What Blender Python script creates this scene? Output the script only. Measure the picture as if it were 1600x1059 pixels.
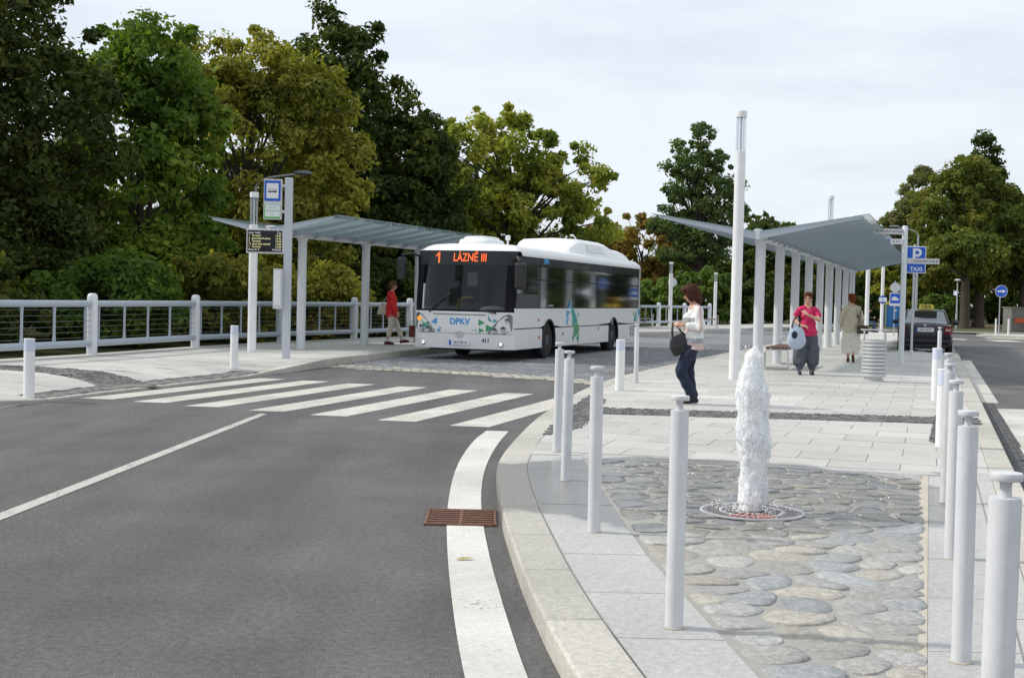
import bpy, bmesh, math, random
import numpy as np
from mathutils import Vector, Matrix
sc = bpy.context.scene
for _o in list(bpy.data.objects): bpy.data.objects.remove(_o)
R = math.radians
pi = math.pi
random.seed(7); rng = np.random.default_rng(7)

# ------------------------------------------------------------------ camera
CAM_Z = 1.55
cam = bpy.data.cameras.new('camera'); cam_o = bpy.data.objects.new('camera', cam); sc.collection.objects.link(cam_o)
cam.sensor_width = 36; cam.lens = 36 * 2047 / 1600; cam.clip_start = .1; cam.clip_end = 3000
cam_o.matrix_world = Matrix.Translation((0, 0, CAM_Z)) @ Matrix.Rotation(pi/2 - math.atan(66.5/2047), 4, 'X') @ Matrix.Rotation(.0238, 4, 'Z')
sc.camera = cam_o
sc.render.resolution_x, sc.render.resolution_y = 1024, 677
# ------------------------------------------------------------------ sky and sun (hazy bright day, sun from the left)
SUN_EL, SUN_AZ = R(41), R(-80)          # azimuth from +Y towards +X
world = bpy.data.worlds.new('World'); sc.world = world; world.use_nodes = True
nt = world.node_tree; nt.nodes.clear()
def wn(t, **k):
    n = nt.nodes.new(t)
    for a, b in k.items(): setattr(n, a, b)
    return n
sky = wn('ShaderNodeTexSky', sky_type='NISHITA', sun_disc=False, sun_elevation=SUN_EL, sun_rotation=SUN_AZ % (2*pi), altitude=400, air_density=1.0, dust_density=2.5, ozone_density=1.0)
tc = wn('ShaderNodeTexCoord'); mp = wn('ShaderNodeMapping'); mp.inputs['Scale'].default_value = (1.6, 1.6, 7.0)
nz = wn('ShaderNodeTexNoise'); nz.inputs['Scale'].default_value = 2.6; nz.inputs['Detail'].default_value = 7; nz.inputs['Roughness'].default_value = .55
cr = wn('ShaderNodeValToRGB'); cr.color_ramp.elements[0].position = .30; cr.color_ramp.elements[0].color = (.72,)*3+(1,); cr.color_ramp.elements[1].position = .55; cr.color_ramp.elements[1].color = (.93,)*3+(1,)
mx = wn('ShaderNodeMix', data_type='RGBA'); mx.inputs['B'].default_value = (8.35, 8.95, 9.65, 1)
bg = wn('ShaderNodeBackground'); bg.inputs['Strength'].default_value = .1; wo = wn('ShaderNodeOutputWorld')
L = nt.links.new
L(tc.outputs['Generated'], mp.inputs['Vector']); L(mp.outputs[0], nz.inputs['Vector']); L(nz.outputs['Fac'], cr.inputs[0])
L(cr.outputs[0], mx.inputs['Factor']); L(sky.outputs[0], mx.inputs['A']); L(mx.outputs['Result'], bg.inputs['Color']); L(bg.outputs[0], wo.inputs['Surface'])
sun = bpy.data.lights.new('sun', 'SUN'); sun.energy = 2.6; sun.angle = R(2.5); sun.color = (1, .95, .87)
sun_o = bpy.data.objects.new('sun', sun); sc.collection.objects.link(sun_o)
sd = Vector((math.sin(SUN_AZ)*math.cos(SUN_EL), math.cos(SUN_AZ)*math.cos(SUN_EL), math.sin(SUN_EL)))
sun_o.rotation_euler = sd.to_track_quat('Z', 'Y').to_euler()
sc.view_settings.view_transform = 'Standard'; sc.view_settings.look = 'None'; sc.view_settings.exposure = 0.12; sc.view_settings.gamma = 1
sc.view_settings.use_curve_mapping = False
sc.render.engine = 'CYCLES'
sc.cycles.max_bounces = 8; sc.cycles.transparent_max_bounces = 24; sc.cycles.use_denoising = True

# ------------------------------------------------------------------ materials
MATS = {}
def mat(name, col, rough=.6, metal=0., var=.08, scale=3., bump=0., bscale=40., rnd=0., spec=.5, detail=6, emit=None, wet=False, speck=0., sss=0., big=0., isl=0., mid=0., worn=0., streak=0.):
    """procedural principled material; var = noise variation, rnd = per-object variation, speck = fine grain"""
    if name in MATS: return MATS[name]
    m = bpy.data.materials.new(name); m.use_nodes = True; t = m.node_tree; N = t.nodes; K = t.links.new
    b = N['Principled BSDF']; b.inputs['Roughness'].default_value = rough; b.inputs['Metallic'].default_value = metal
    b.inputs['Specular IOR Level'].default_value = spec
    geo = N.new('ShaderNodeNewGeometry')
    def noise(s, d=detail):
        n = N.new('ShaderNodeTexNoise'); n.inputs['Scale'].default_value = s; n.inputs['Detail'].default_value = d
        K(geo.outputs['Position'], n.inputs['Vector']); return n.outputs['Fac']
    def math_(op, a, bb, c=None):
        n = N.new('ShaderNodeMath'); n.operation = op
        for i, v in enumerate((a, bb, c)):
            if v is None: continue
            if isinstance(v, (int, float)): n.inputs[i].default_value = v
            else: K(v, n.inputs[i])
        return n.outputs[0]
    f = math_('MULTIPLY_ADD', noise(scale), 2*var, 1 - var)
    if big: f = math_('MULTIPLY', f, math_('MULTIPLY_ADD', noise(scale*.13, 4), 2*big, 1-big))
    if speck:
        f = math_('MULTIPLY', f, math_('MULTIPLY_ADD', noise(160, 2), 2*speck, 1-speck))
    if mid: f = math_('MULTIPLY', f, math_('MULTIPLY_ADD', noise(26, 4), 2*mid, 1-mid)); f = math_('MULTIPLY', f, math_('MULTIPLY_ADD', noise(75, 2), 1.4*mid, 1-.7*mid))
    if streak:
        mp_ = N.new('ShaderNodeMapping'); mp_.inputs['Rotation'].default_value = (0, 0, .12); mp_.inputs['Scale'].default_value = (1.1, .10, 1); K(geo.outputs['Position'], mp_.inputs[0]); sn = N.new('ShaderNodeTexNoise'); sn.inputs['Scale'].default_value = 1.2; sn.inputs['Detail'].default_value = 5; K(mp_.outputs[0], sn.inputs['Vector']); f = math_('MULTIPLY', f, math_('MULTIPLY_ADD', sn.outputs['Fac'], 2*streak, 1-streak))
    if worn:      # paint chipped through to the asphalt
        cp_ = N.new('ShaderNodeMapRange'); cp_.inputs[1].default_value = 1-worn; cp_.inputs[2].default_value = 1-worn+.09; cp_.inputs[3].default_value = 1; cp_.inputs[4].default_value = .35; K(math_('ADD', math_('MULTIPLY', noise(38, 6), .62), math_('MULTIPLY', noise(2.4, 3), .38)), cp_.inputs[0]); f = math_('MULTIPLY', f, cp_.outputs[0])
    if isl: f = math_('MULTIPLY', f, math_('MULTIPLY_ADD', geo.outputs['Random Per Island'], 2*isl, 1-isl))
    if rnd:
        oi = N.new('ShaderNodeObjectInfo'); f = math_('MULTIPLY', f, math_('MULTIPLY_ADD', oi.outputs['Random'], 2*rnd, 1-rnd))
    if wet:   # water spilled round the fountain: darker and glossier
        sub = N.new('ShaderNodeVectorMath'); sub.operation = 'SUBTRACT'; sub.inputs[1].default_value = (1.5, 9.95, .12); K(geo.outputs['Position'], sub.inputs[0])
        ln = N.new('ShaderNodeVectorMath'); ln.operation = 'LENGTH'; K(sub.outputs[0], ln.inputs[0])
        d = math_('MULTIPLY_ADD', noise(1.6, 5), 1.0, ln.outputs['Value'])
        mr = N.new('ShaderNodeMapRange'); mr.interpolation_type = 'SMOOTHSTEP'; mr.inputs[1].default_value = 2.36; mr.inputs[2].default_value = 2.52; mr.inputs[3].default_value = 1; mr.inputs[4].default_value = 0
        K(d, mr.inputs[0]); w = mr.outputs[0]
        f = math_('MULTIPLY', f, math_('MULTIPLY_ADD', w, -.42, 1.0))
        K(math_('MULTIPLY_ADD', w, .13-rough, rough), b.inputs['Roughness'])
    vm = N.new('ShaderNodeVectorMath'); vm.operation = 'SCALE'; vm.inputs[0].default_value = col[:3]; K(f, vm.inputs['Scale'])
    K(vm.outputs[0], b.inputs['Base Color'])
    if bump:
        bn = N.new('ShaderNodeBump'); bn.inputs['Strength'].default_value = min(1, bump); bn.inputs['Distance'].default_value = .01 * max(1, bump)
        K(noise(bscale, 5), bn.inputs['Height']); K(bn.outputs[0], b.inputs['Normal'])
    if emit:
        b.inputs['Emission Color'].default_value = (*emit[:3], 1); b.inputs['Emission Strength'].default_value = emit[3]
    if sss:
        b.inputs['Subsurface Weight'].default_value = sss; b.inputs['Subsurface Radius'].default_value = (.02, .01, .008)
    MATS[name] = m; return m

def glass(name, tint=(.5, .55, .55), refl=.5, rough=.02, haze=0., hcol=(.5, .55, .6)):
    if name in MATS: return MATS[name]
    m = bpy.data.materials.new(name); m.use_nodes = True; t = m.node_tree; N = t.nodes; K = t.links.new; N.clear()
    o = N.new('ShaderNodeOutputMaterial'); tr = N.new('ShaderNodeBsdfTransparent'); tr.inputs[0].default_value = (*tint, 1)
    gl = N.new('ShaderNodeBsdfGlossy'); gl.inputs['Roughness'].default_value = rough; gl.inputs[0].default_value = (.95, .97, 1, 1)
    fr = N.new('ShaderNodeFresnel'); fr.inputs['IOR'].default_value = 1.5
    fa = N.new('ShaderNodeMath'); fa.operation = 'MULTIPLY_ADD'; fa.inputs[1].default_value = .9*refl; fa.inputs[2].default_value = refl*.03; K(fr.outputs[0], fa.inputs[0])
    base = tr.outputs[0]
    if haze:
        df = N.new('ShaderNodeBsdfDiffuse'); df.inputs[0].default_value = (*hcol, 1); tl = N.new('ShaderNodeBsdfTranslucent'); tl.inputs[0].default_value = (*hcol, 1)
        a = N.new('ShaderNodeMixShader'); a.inputs[0].default_value = .72; K(df.outputs[0], a.inputs[1]); K(tl.outputs[0], a.inputs[2])
        h = N.new('ShaderNodeMixShader'); h.inputs[0].default_value = haze; K(base, h.inputs[1]); K(a.outputs[0], h.inputs[2]); base = h.outputs[0]
    mxs = N.new('ShaderNodeMixShader'); K(fa.outputs[0], mxs.inputs[0]); K(base, mxs.inputs[1]); K(gl.outputs[0], mxs.inputs[2]); K(mxs.outputs[0], o.inputs[0])
    MATS[name] = m; return m

def leaf_mat(name, cols, trans=.35):
    """cols: list of three leaf colours, dark to light/yellow; clump noise and a random value per leaf choose among them"""
    m = bpy.data.materials.new(name); m.use_nodes = True; t = m.node_tree; N = t.nodes; K = t.links.new; N.clear()
    o = N.new('ShaderNodeOutputMaterial'); geo = N.new('ShaderNodeNewGeometry')
    n = N.new('ShaderNodeTexNoise'); n.inputs['Scale'].default_value = .42; n.inputs['Detail'].default_value = 3; K(geo.outputs['Position'], n.inputs['Vector'])
    a = N.new('ShaderNodeMath'); a.operation = 'MULTIPLY_ADD'; a.inputs[1].default_value = 1.9; a.inputs[2].default_value = -.72; K(n.outputs['Fac'], a.inputs[0])
    b = N.new('ShaderNodeMath'); b.operation = 'MULTIPLY_ADD'; b.inputs[1].default_value = .55; K(geo.outputs['Random Per Island'], b.inputs[0]); K(a.outputs[0], b.inputs[2])
    r = N.new('ShaderNodeValToRGB'); e = r.color_ramp.elements; e[0].position = .05; e[0].color = (*cols[0], 1); e[1].position = .95; e[1].color = (*cols[2], 1)
    x = e.new(.5); x.color = (*cols[1], 1); K(b.outputs[0], r.inputs[0])
    d = N.new('ShaderNodeBsdfPrincipled'); d.inputs['Roughness'].default_value = .7; d.inputs['Specular IOR Level'].default_value = .14; K(r.outputs[0], d.inputs['Base Color'])
    tl = N.new('ShaderNodeBsdfTranslucent'); s = N.new('ShaderNodeVectorMath'); s.operation = 'MULTIPLY'; s.inputs[1].default_value = (1.25, 1.35, .5); K(r.outputs[0], s.inputs[0]); K(s.outputs[0], tl.inputs[0])
    mxs = N.new('ShaderNodeMixShader'); mxs.inputs[0].default_value = trans; K(d.outputs[0], mxs.inputs[1]); K(tl.outputs[0], mxs.inputs[2]); K(mxs.outputs[0], o.inputs[0])
    return m

M = {}
M['asphalt'] = mat('asphalt', (.110, .108, .105), .84, var=.35, scale=1.3, bump=1., bscale=110, speck=.8, big=.55, mid=.62, streak=.6)
M['asphalt2'] = mat('asphalt_old', (.075, .076, .08), .85, var=.14, scale=.9, bump=.4, bscale=170, speck=.3)
M['paint'] = mat('road_paint', (.55, .525, .475), .7, var=.16, scale=6, bump=.3, bscale=150, speck=.25, big=.4, mid=.25, worn=.44)
M['paint_thin'] = mat('road_paint_worn', (.50, .48, .44), .75, var=.14, scale=7, speck=.18, big=.1, worn=.46)
M['granite'] = mat('granite_slab', (.50, .485, .455), .72, var=.10, scale=2.2, bump=.3, bscale=120, rnd=.09, speck=.3, wet=True, big=.4, mid=.2)
M['granite_smooth'] = mat('granite_smooth_slab', (.45, .445, .43), .62, var=.11, scale=3, bump=.3, bscale=140, rnd=.05, speck=.5, wet=True, big=.35, mid=.3)
M['kerb'] = mat('kerb_granite', (.46, .44, .39), .75, var=.14, scale=2.5, bump=.4, bscale=120, rnd=.07, speck=.4, wet=True, big=.55, mid=.35)
M['joint'] = mat('joint_sand', (.33, .32, .295), .9, var=.15, scale=8)
M['mortar'] = mat('stone_mortar', (.37, .355, .315), .85, var=.16, scale=4, bump=.7, bscale=60, speck=.2, wet=True, mid=.15)
M['sett'] = mat('dark_sett', (.14, .14, .138), .7, var=.15, scale=9, bump=.4, bscale=60, isl=.5)
M['sett_joint'] = mat('sett_joint', (.22, .21, .19), .9, var=.2, scale=9)
M['cobble'] = mat('lane_cobble', (.20, .205, .215), .6, var=.2, scale=5.5, bump=.4, bscale=50, big=.25, isl=.30)
M['cobble_light'] = mat('light_cobble', (.40, .375, .32), .7, var=.2, scale=5, bump=.4, bscale=50, isl=.25)
M['cobble_joint'] = mat('lane_cobble_joint', (.15, .145, .135), .9, var=.2, scale=6)
STONES = [mat('field_stone_%d' % i, c, .62, var=.16, scale=7, bump=.9, bscale=28, rnd=.17, speck=.4, wet=True, mid=.5) for i, c in enumerate([(.355, .35, .335), (.38, .37, .345), (.32, .33, .33), (.39, .365, .315), (.345, .335, .31)])]
M['ground'] = mat('ground_earth', (.036, .042, .020), 1., var=.6, scale=2.5, bump=.5, bscale=8, spec=.0)
M['litter'] = mat('leaf_litter', (.16, .105, .05), .95, var=.45, scale=1.6, bump=.5, bscale=14)
M['white'] = mat('white_paint', (.80, .805, .80), .40, var=.08, scale=5, big=.10)
M['rail'] = mat('rail_paint', (.37, .42, .48), .42, var=.03, scale=2)
M['post'] = mat('post_paint', (.66, .68, .70), .42, var=.03, scale=2)
M['boll'] = mat('bollard_paint', (.62, .625, .64), .40, metal=.0, var=.14, scale=7, big=.18, mid=.06)
M['steel'] = mat('brushed_steel', (.62, .63, .63), .32, metal=.85, var=.05, scale=4)
M['silver'] = mat('silver_paint', (.60, .61, .61), .38, metal=.35, var=.04, scale=3)
M['grey'] = mat('grey_metal', (.36, .38, .40), .45, var=.05, scale=3)
M['wire'] = mat('steel_cable', (.13, .13, .125), .5, metal=.3)
M['frost'] = mat('frosted_lamp', (.62, .66, .80), .35, var=.02)
M['dark'] = mat('black_plastic', (.018, .018, .02), .45, var=.1)
M['rubber'] = mat('tyre_rubber', (.022, .022, .022), .85, var=.15, scale=9)
M['wood'] = mat('bench_wood', (.17, .095, .07), .65, var=.25, scale=12)
M['rust'] = mat('rusted_iron', (.17, .078, .048), .85, var=.8, scale=22, bump=.5, bscale=90, speck=.4)
M['pit'] = mat('drain_pit', (.01, .008, .007), .9)
M['grate'] = mat('fountain_grate_metal', (.23, .20, .20), .35, metal=.4, var=.2, scale=12)
M['grate_red'] = mat('fountain_grate_red', (.36, .13, .11), .5, var=.25, scale=14)
M['blue'] = mat('sign_blue', (.01, .10, .55), .4, var=.03)
M['signwhite'] = mat('sign_white', (.78, .79, .80), .4, var=.02)
M['signgrey'] = mat('sign_grey', (.60, .61, .62), .45, var=.03)
M['ink'] = mat('black_print', (.015, .015, .02), .5)
M['navy'] = mat('navy_print', (.02, .03, .10), .5)
M['green'] = mat('green_print', (.10, .45, .10), .5)
M['led'] = mat('led_yellow', (.5, .5, .25), .5, emit=(.85, .80, .42, .75))
M['ledw'] = mat('led_white', (.5, .5, .5), .5, emit=(.8, .85, .8, .6))
M['bark'] = mat('bark', (.065, .05, .038), .9, var=.35, scale=6, bump=1, bscale=16)
M['skin'] = mat('skin', (.56, .32, .225), .5, var=.06, scale=12, sss=.15)
M['eye'] = mat('eye', (.03, .02, .015), .2)
M['lip'] = mat('lips', (.40, .13, .11), .4)

# ------------------------------------------------------------------ mesh helpers
COL = sc.collection
def frame(d):
    d = Vector(d).normalized(); u = d.cross(Vector((0, 0, 1)))
    if u.length < 1e-4: u = Vector((1, 0, 0))
    u.normalize(); return u, u.cross(d).normalized() * -1
class MB:
    def __init__(s): s.v = []; s.f = []
    def add(s, vs, fs):
        o = len(s.v); s.v += [tuple(p) for p in vs]; s.f += [tuple(i+o for i in f) for f in fs]; return s
    def box(s, c, sz, rz=0., mtx=None):
        x, y, z = (k/2 for k in sz); vs = [Vector((i*x, j*y, k*z)) for k in (-1, 1) for i, j in ((-1, -1), (1, -1), (1, 1), (-1, 1))]
        mm = Matrix.Translation(c) @ (mtx.to_4x4() if mtx else Matrix.Rotation(rz, 4, 'Z'))
        return s.add([mm @ v for v in vs], [(3, 2, 1, 0), (4, 5, 6, 7), (0, 1, 5, 4), (1, 2, 6, 5), (2, 3, 7, 6), (3, 0, 4, 7)])
    def cyl(s, p0, p1, r0, r1=None, n=16, caps=True):
        r1 = r0 if r1 is None else r1; p0, p1 = Vector(p0), Vector(p1); u, w = frame(p1-p0)
        vs = [p + (u*math.cos(2*pi*i/n) + w*math.sin(2*pi*i/n))*r for p, r in ((p0, r0), (p1, r1)) for i in range(n)]
        fs = [(i, (i+1) % n, n+(i+1) % n, n+i) for i in range(n)]
        if caps: fs += [tuple(range(n))[::-1], tuple(range(n, 2*n))]
        return s.add(vs, fs)
    def tube(s, pts, r, n=8):
        pts = [Vector(p) for p in pts]; rs = r if isinstance(r, (list, tuple)) else [r]*len(pts); vs = []; fs = []
        for k, p in enumerate(pts):
            d = (pts[min(k+1, len(pts)-1)] - pts[max(k-1, 0)]).normalized()
            if k == 0: u, w = frame(d)
            else:
                u = (u - d*u.dot(d)).normalized(); w = d.cross(u)
            vs += [p + (u*math.cos(2*pi*i/n) + w*math.sin(2*pi*i/n))*rs[k] for i in range(n)]
        for k in range(len(pts)-1):
            fs += [(k*n+i, k*n+(i+1) % n, (k+1)*n+(i+1) % n, (k+1)*n+i) for i in range(n)]
        fs += [tuple(range(n))[::-1], tuple(range((len(pts)-1)*n, len(pts)*n))]
        return s.add(vs, fs)
    def lathe(s, prof, c=(0, 0, 0), n=24, sx=1., sy=1.):
        c = Vector(c); vs = [c + Vector((r*math.cos(2*pi*i/n)*sx, r*math.sin(2*pi*i/n)*sy, z)) for r, z in prof for i in range(n)]
        fs = [(k*n+i, k*n+(i+1) % n, (k+1)*n+(i+1) % n, (k+1)*n+i) for k in range(len(prof)-1) for i in range(n)]
        fs += [tuple(range(n))[::-1], tuple(range((len(prof)-1)*n, len(prof)*n))]
        return s.add(vs, fs)
    def sphere(s, c, r, n=12, m=8):
        r = (r, r, r) if isinstance(r, (int, float)) else r; c = Vector(c); vs = []; fs = []
        for j in range(1, m):
            a = pi*j/m; vs += [c + Vector((r[0]*math.sin(a)*math.cos(2*pi*i/n), r[1]*math.sin(a)*math.sin(2*pi*i/n), r[2]*math.cos(a))) for i in range(n)]
        vs += [c + Vector((0, 0, r[2])), c - Vector((0, 0, r[2]))]; T, B = len(vs)-2, len(vs)-1
        for j in range(m-2): fs += [(j*n+i, (j+1)*n+i, (j+1)*n+(i+1) % n, j*n+(i+1) % n) for i in range(n)]
        fs += [(T, i, (i+1) % n) for i in range(n)] + [(B, (m-2)*n+(i+1) % n, (m-2)*n+i) for i in range(n)]
        return s.add(vs, fs)
    def prism(s, poly, z0, z1, bottom=True):
        n = len(poly)
        if sum(poly[i][0]*poly[(i+1) % n][1]-poly[(i+1) % n][0]*poly[i][1] for i in range(n)) < 0: poly = poly[::-1]
        vs = [(x, y, z0) for x, y in poly] + [(x, y, z1) for x, y in poly]
        fs = [tuple(range(n, 2*n))] + [(i, (i+1) % n, n+(i+1) % n, n+i) for i in range(n)]
        if bottom: fs.append(tuple(range(n))[::-1])
        return s.add(vs, fs)
    def map(s, fn): s.v = [tuple(fn(*p)) for p in s.v]; return s
    def build(s, name, m, parent=None, smooth=35, bevel=0., seg=2):
        me = bpy.data.meshes.new(name); me.from_pydata(s.v, [], s.f); me.update()
        return link(name, me, m, parent, smooth, bevel, seg)
def link(name, me, m, parent=None, smooth=35, bevel=0., seg=2):
    if m is not None and not me.materials: me.materials.append(M[m] if isinstance(m, str) else m)
    if smooth and len(me.polygons):
        me.polygons.foreach_set('use_smooth', np.ones(len(me.polygons), bool)); me.set_sharp_from_angle(angle=R(smooth))
    o = bpy.data.objects.new(name, me); COL.objects.link(o)
    if parent: o.parent = parent
    if bevel:
        b = o.modifiers.new('bevel', 'BEVEL'); b.width = bevel; b.segments = seg; b.limit_method = 'ANGLE'; b.angle_limit = R(40)
    return o
def tag(o, label=None, cat=None, group=None, kind=None):
    for k, v in (('label', label), ('category', cat), ('group', group), ('kind', kind)):
        if v: o[k] = v
    return o
def thing(name, label, cat, loc=(0, 0, 0), rz=0., group=None):
    o = bpy.data.objects.new(name, None); o.empty_display_size = .1; COL.objects.link(o); o.location = loc; o.rotation_euler = (0, 0, rz)
    return tag(o, label, cat, group)
def dup(root, loc, rz, label, group=None):
    r = root.copy(); COL.objects.link(r); r.location = loc; r.rotation_euler = (0, 0, rz); tag(r, label, None, group)
    for ch in root.children:
        c = ch.copy(); COL.objects.link(c); c.parent = r
        for g in ch.children:
            d = g.copy(); COL.objects.link(d); d.parent = c
    return r
def sheet(name, poly, z, m, kind='structure', parent=None):
    mb = MB(); p = poly
    n = len(p)
    if sum(p[i][0]*p[(i+1) % n][1]-p[(i+1) % n][0]*p[i][1] for i in range(n)) < 0: p = p[::-1]
    mb.add([(x, y, z) for x, y in p], [tuple(range(n))]); o = mb.build(name, m, parent, 0)
    if kind: o['kind'] = kind
    return o
_txt = {}
def text_mb(s, size=1., align='CENTER', bold=0.):
    """flat lettering as (verts, faces) in the xy plane, origin at its middle"""
    c = bpy.data.curves.new('lettering', 'FONT'); c.body = s; c.size = size; c.align_x = align; c.align_y = 'CENTER'; c.resolution_u = 3; c.offset = bold
    o = bpy.data.objects.new('lettering', c); COL.objects.link(o); dg = bpy.context.evaluated_depsgraph_get(); me = bpy.data.meshes.new_from_object(o.evaluated_get(dg))
    b = MB(); b.add([tuple(v.co) for v in me.vertices], [tuple(p.vertices) for p in me.polygons])
    bpy.data.objects.remove(o); bpy.data.curves.remove(c); bpy.data.meshes.remove(me); return b
def clip(poly, a, b):
    """keep the part of a convex polygon left of the line a->b"""
    out = []; ex, ey = b[0]-a[0], b[1]-a[1]
    sd_ = [ex*(p[1]-a[1]) - ey*(p[0]-a[0]) for p in poly]
    for i, p in enumerate(poly):
        q = poly[(i+1) % len(poly)]; s0, s1 = sd_[i], sd_[(i+1) % len(poly)]
        if s0 >= 0: out.append(p)
        if (s0 < 0) != (s1 < 0):
            t = s0/(s0-s1); out.append((p[0]+(q[0]-p[0])*t, p[1]+(q[1]-p[1])*t))
    return out
def area(p): return .5*sum(p[i][0]*p[(i+1) % len(p)][1]-p[(i+1) % len(p)][0]*p[i][1] for i in range(len(p)))
def clip_conv(poly, conv):
    for i in range(len(conv)):
        if len(poly) < 3: return []
        poly = clip(poly, conv[i], conv[(i+1) % len(conv)])
    return poly if len(poly) > 2 and abs(area(poly)) > 2e-3 else []
def ccw(p): return p if area(p) > 0 else p[::-1]
def interp(poly, y):
    """x on a polyline (increasing y) at y"""
    for (x0, y0), (x1, y1) in zip(poly, poly[1:]):
        if y <= y1 or (x1, y1) == poly[-1]: return x0+(x1-x0)*(y-y0)/(y1-y0)
def resample(pl, step):
    out = [pl[0]]; acc = 0
    for a, b in zip(pl, pl[1:]):
        Ls = math.dist(a, b); k = max(1, round(Ls/step))
        out += [tuple(a[j]+(b[j]-a[j])*i/k for j in range(len(a))) for i in range(1, k+1)]
    return out
def smooth_line(pl, it=3):
    for _ in range(it):
        q = [pl[0]]
        for a, b in zip(pl, pl[1:]): q += [tuple(.75*a[j]+.25*b[j] for j in range(len(a))), tuple(.25*a[j]+.75*b[j] for j in range(len(a)))]
        pl = q + [pl[-1]]
    return pl
def offset(pl, d):
    """offset a 2-D polyline to its right by d"""
    out = []
    for i, p in enumerate(pl):
        a, b = pl[max(i-1, 0)], pl[min(i+1, len(pl)-1)]; l = math.dist(a, b); out.append((p[0]+(b[1]-a[1])/l*d, p[1]-(b[0]-a[0])/l*d))
    return out
# ================================================================== THE SETTING
PZ = .12
AX = Vector((.304, .953, 0)); AXR = math.atan2(-.304, .953)      # long axis of the traffic island
KO = smooth_line([(1.0, .6), (.62, 2.4), (.40, 3.9), (.284, 4.89), (.191, 5.64), (.094, 6.67), (.008, 7.94), (-.047, 8.9), (-.101, 10.3), (-.103, 11.33), (.024, 12.87), (.33, 15.7), (.90, 19.3), (1.352, 21.6), (2.0, 24.3), (3.65, 29.5), (5.25, 34.3), (6.6, 38.4), (9.9, 48), (14, 60), (18, 71)], 2)
KI = offset(KO, .26)
def KRx(y): return 3.2 + .3225*(y-7.6)
KR = [(KRx(y), y) for y in (.6, 4, 8, 12, 16, 20, 24, 28, 32, 36, 40.4)]
KRI = offset(KR, -.22)
LK = smooth_line([(-11, 8), (-7.6, 13.2), (-6.39, 16.37), (-6.15, 17.5), (-5.67, 19.4), (-5.16, 21.2), (-4.62, 23.2), (-4.04, 25.9), (-3.35, 29.3), (-2.3, 33.3), (1.5, 44), (5.3, 54.5), (10.5, 66), (16, 76), (24, 90)], 2)
RL = [(-14.5, 8), (-11.9, 14), (-10.9, 17.9), (-9.75, 22.2), (-8.5, 26.5), (-7.5, 31), (-6.2, 35.1), (-4.7, 38.9), (-3.35, 42.6), (-1.9, 46.4), (-.4, 50.1), (1.1, 53.8), (2.7, 57.5), (4.3, 61.1), (5.9, 64.7), (7.6, 68.2), (9.4, 71.7), (11.3, 75.2), (17, 85), (26, 98)]

sheet('ground', [(-900, -300), (900, -300), (900, 1500), (-900, 1500)], -.06, 'ground')
sheet('road', [(-70, -25), (75, -25), (75, 84), (17, 84), (11.5, 72), (-.6, 44), (-5.5, 30), (-8.5, 18), (-12, 9), (-70, 9)], 0, 'asphalt')
sheet('bank', RL + [(-220, 98), (-220, 8)], .03, 'ground')
sheet('park_lawn', [(10, 80), (25.6, 80), (28.5, 77.6), (60, 77.6), (60, 160), (10, 160)], .06, mat('autumn_lawn', (.075, .085, .032), .95, var=.4, scale=1.2, bump=.6, bscale=20))
sheet('park_path', [(31.6, 79), (34.4, 79), (47, 150), (44, 150)], .066, 'litter')
sheet('far_pavement', [(10, 76), (30, 75.3), (60, 73), (60, 78), (30, 78.2), (12, 80)], .085, mat('far_paving', (.28, .26, .23), .8, var=.15, scale=1.5))

# ---- kerbs: single stones laid along the edge
def kerb_run(name, outer, inner, zt, m, step=1.0, zb=-.08, upto=46):
    root = bpy.data.objects.new(name, None); COL.objects.link(root); root['kind'] = 'structure'
    o = resample(outer, 10); pts = []
    # walk equal lengths on both lines by index
    dense_o = resample(outer, .1); dense_i = [None]*len(dense_o)
    s = 0; last = 0; cuts = [0]
    for i in range(1, len(dense_o)):
        s += math.dist(dense_o[i], dense_o[i-1])
        if s >= step: cuts.append(i); s = 0
    if cuts[-1] != len(dense_o)-1: cuts.append(len(dense_o)-1)
    di = offset(dense_o, inner)
    rest = MB()
    for a, b in zip(cuts, cuts[1:]):
        n = max(2, (b-a)//3); idx = [a + round((b-a)*k/n) for k in range(n+1)]
        def lerp(l, i0, i1, t): return (l[i0][0]+(l[i1][0]-l[i0][0])*t, l[i0][1]+(l[i1][1]-l[i0][1])*t)
        po = [dense_o[i] for i in idx]; pi_ = [di[i] for i in idx]
        g = .004/max(.05, math.dist(po[0], po[-1]))
        po[0] = lerp(dense_o, a, b, g); po[-1] = lerp(dense_o, b, a, g); pi_[0] = lerp(di, a, b, g); pi_[-1] = lerp(di, b, a, g)
        mb = rest if po[0][1] > upto else MB()
        k = len(po); z = [zt(*p) if callable(zt) else zt for p in po]
        vs = [(x, y, zb) for x, y in po] + [(x, y, zz) for (x, y), zz in zip(po, z)] + [(x, y, zz) for (x, y), zz in zip(pi_, z)] + [(x, y, zb) for x, y in pi_]
        fs = []
        for j in range(3): fs += [(j*k+i, j*k+i+1, (j+1)*k+i+1, (j+1)*k+i) for i in range(k-1)]
        fs += [(0, k, 2*k, 3*k), (k-1, 4*k-1, 3*k-1, 2*k-1)]
        if inner > 0: fs = [f[::-1] for f in fs]
        mb.add(vs, fs)
        if mb is not rest: mb.build('kerb_stone', m, root, 30, bevel=.012)
    if rest.v:
        r = rest.build('kerb_stone', m, root, 30); r['kind'] = 'stuff'
    return root
def kz(x, y):
    """height of the left kerb: dropped at the crossing, high at the bus platform"""
    if y < 16: return .11
    if y < 17.3: return .11 - (y-16)/1.3*.07
    if y < 23.2: return .04
    if y < 27: return .04 + (y-23.2)/3.8*.13
    return .17
kerb_run('island_kerb', KO, .26, PZ, 'kerb', 1.0)
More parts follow.
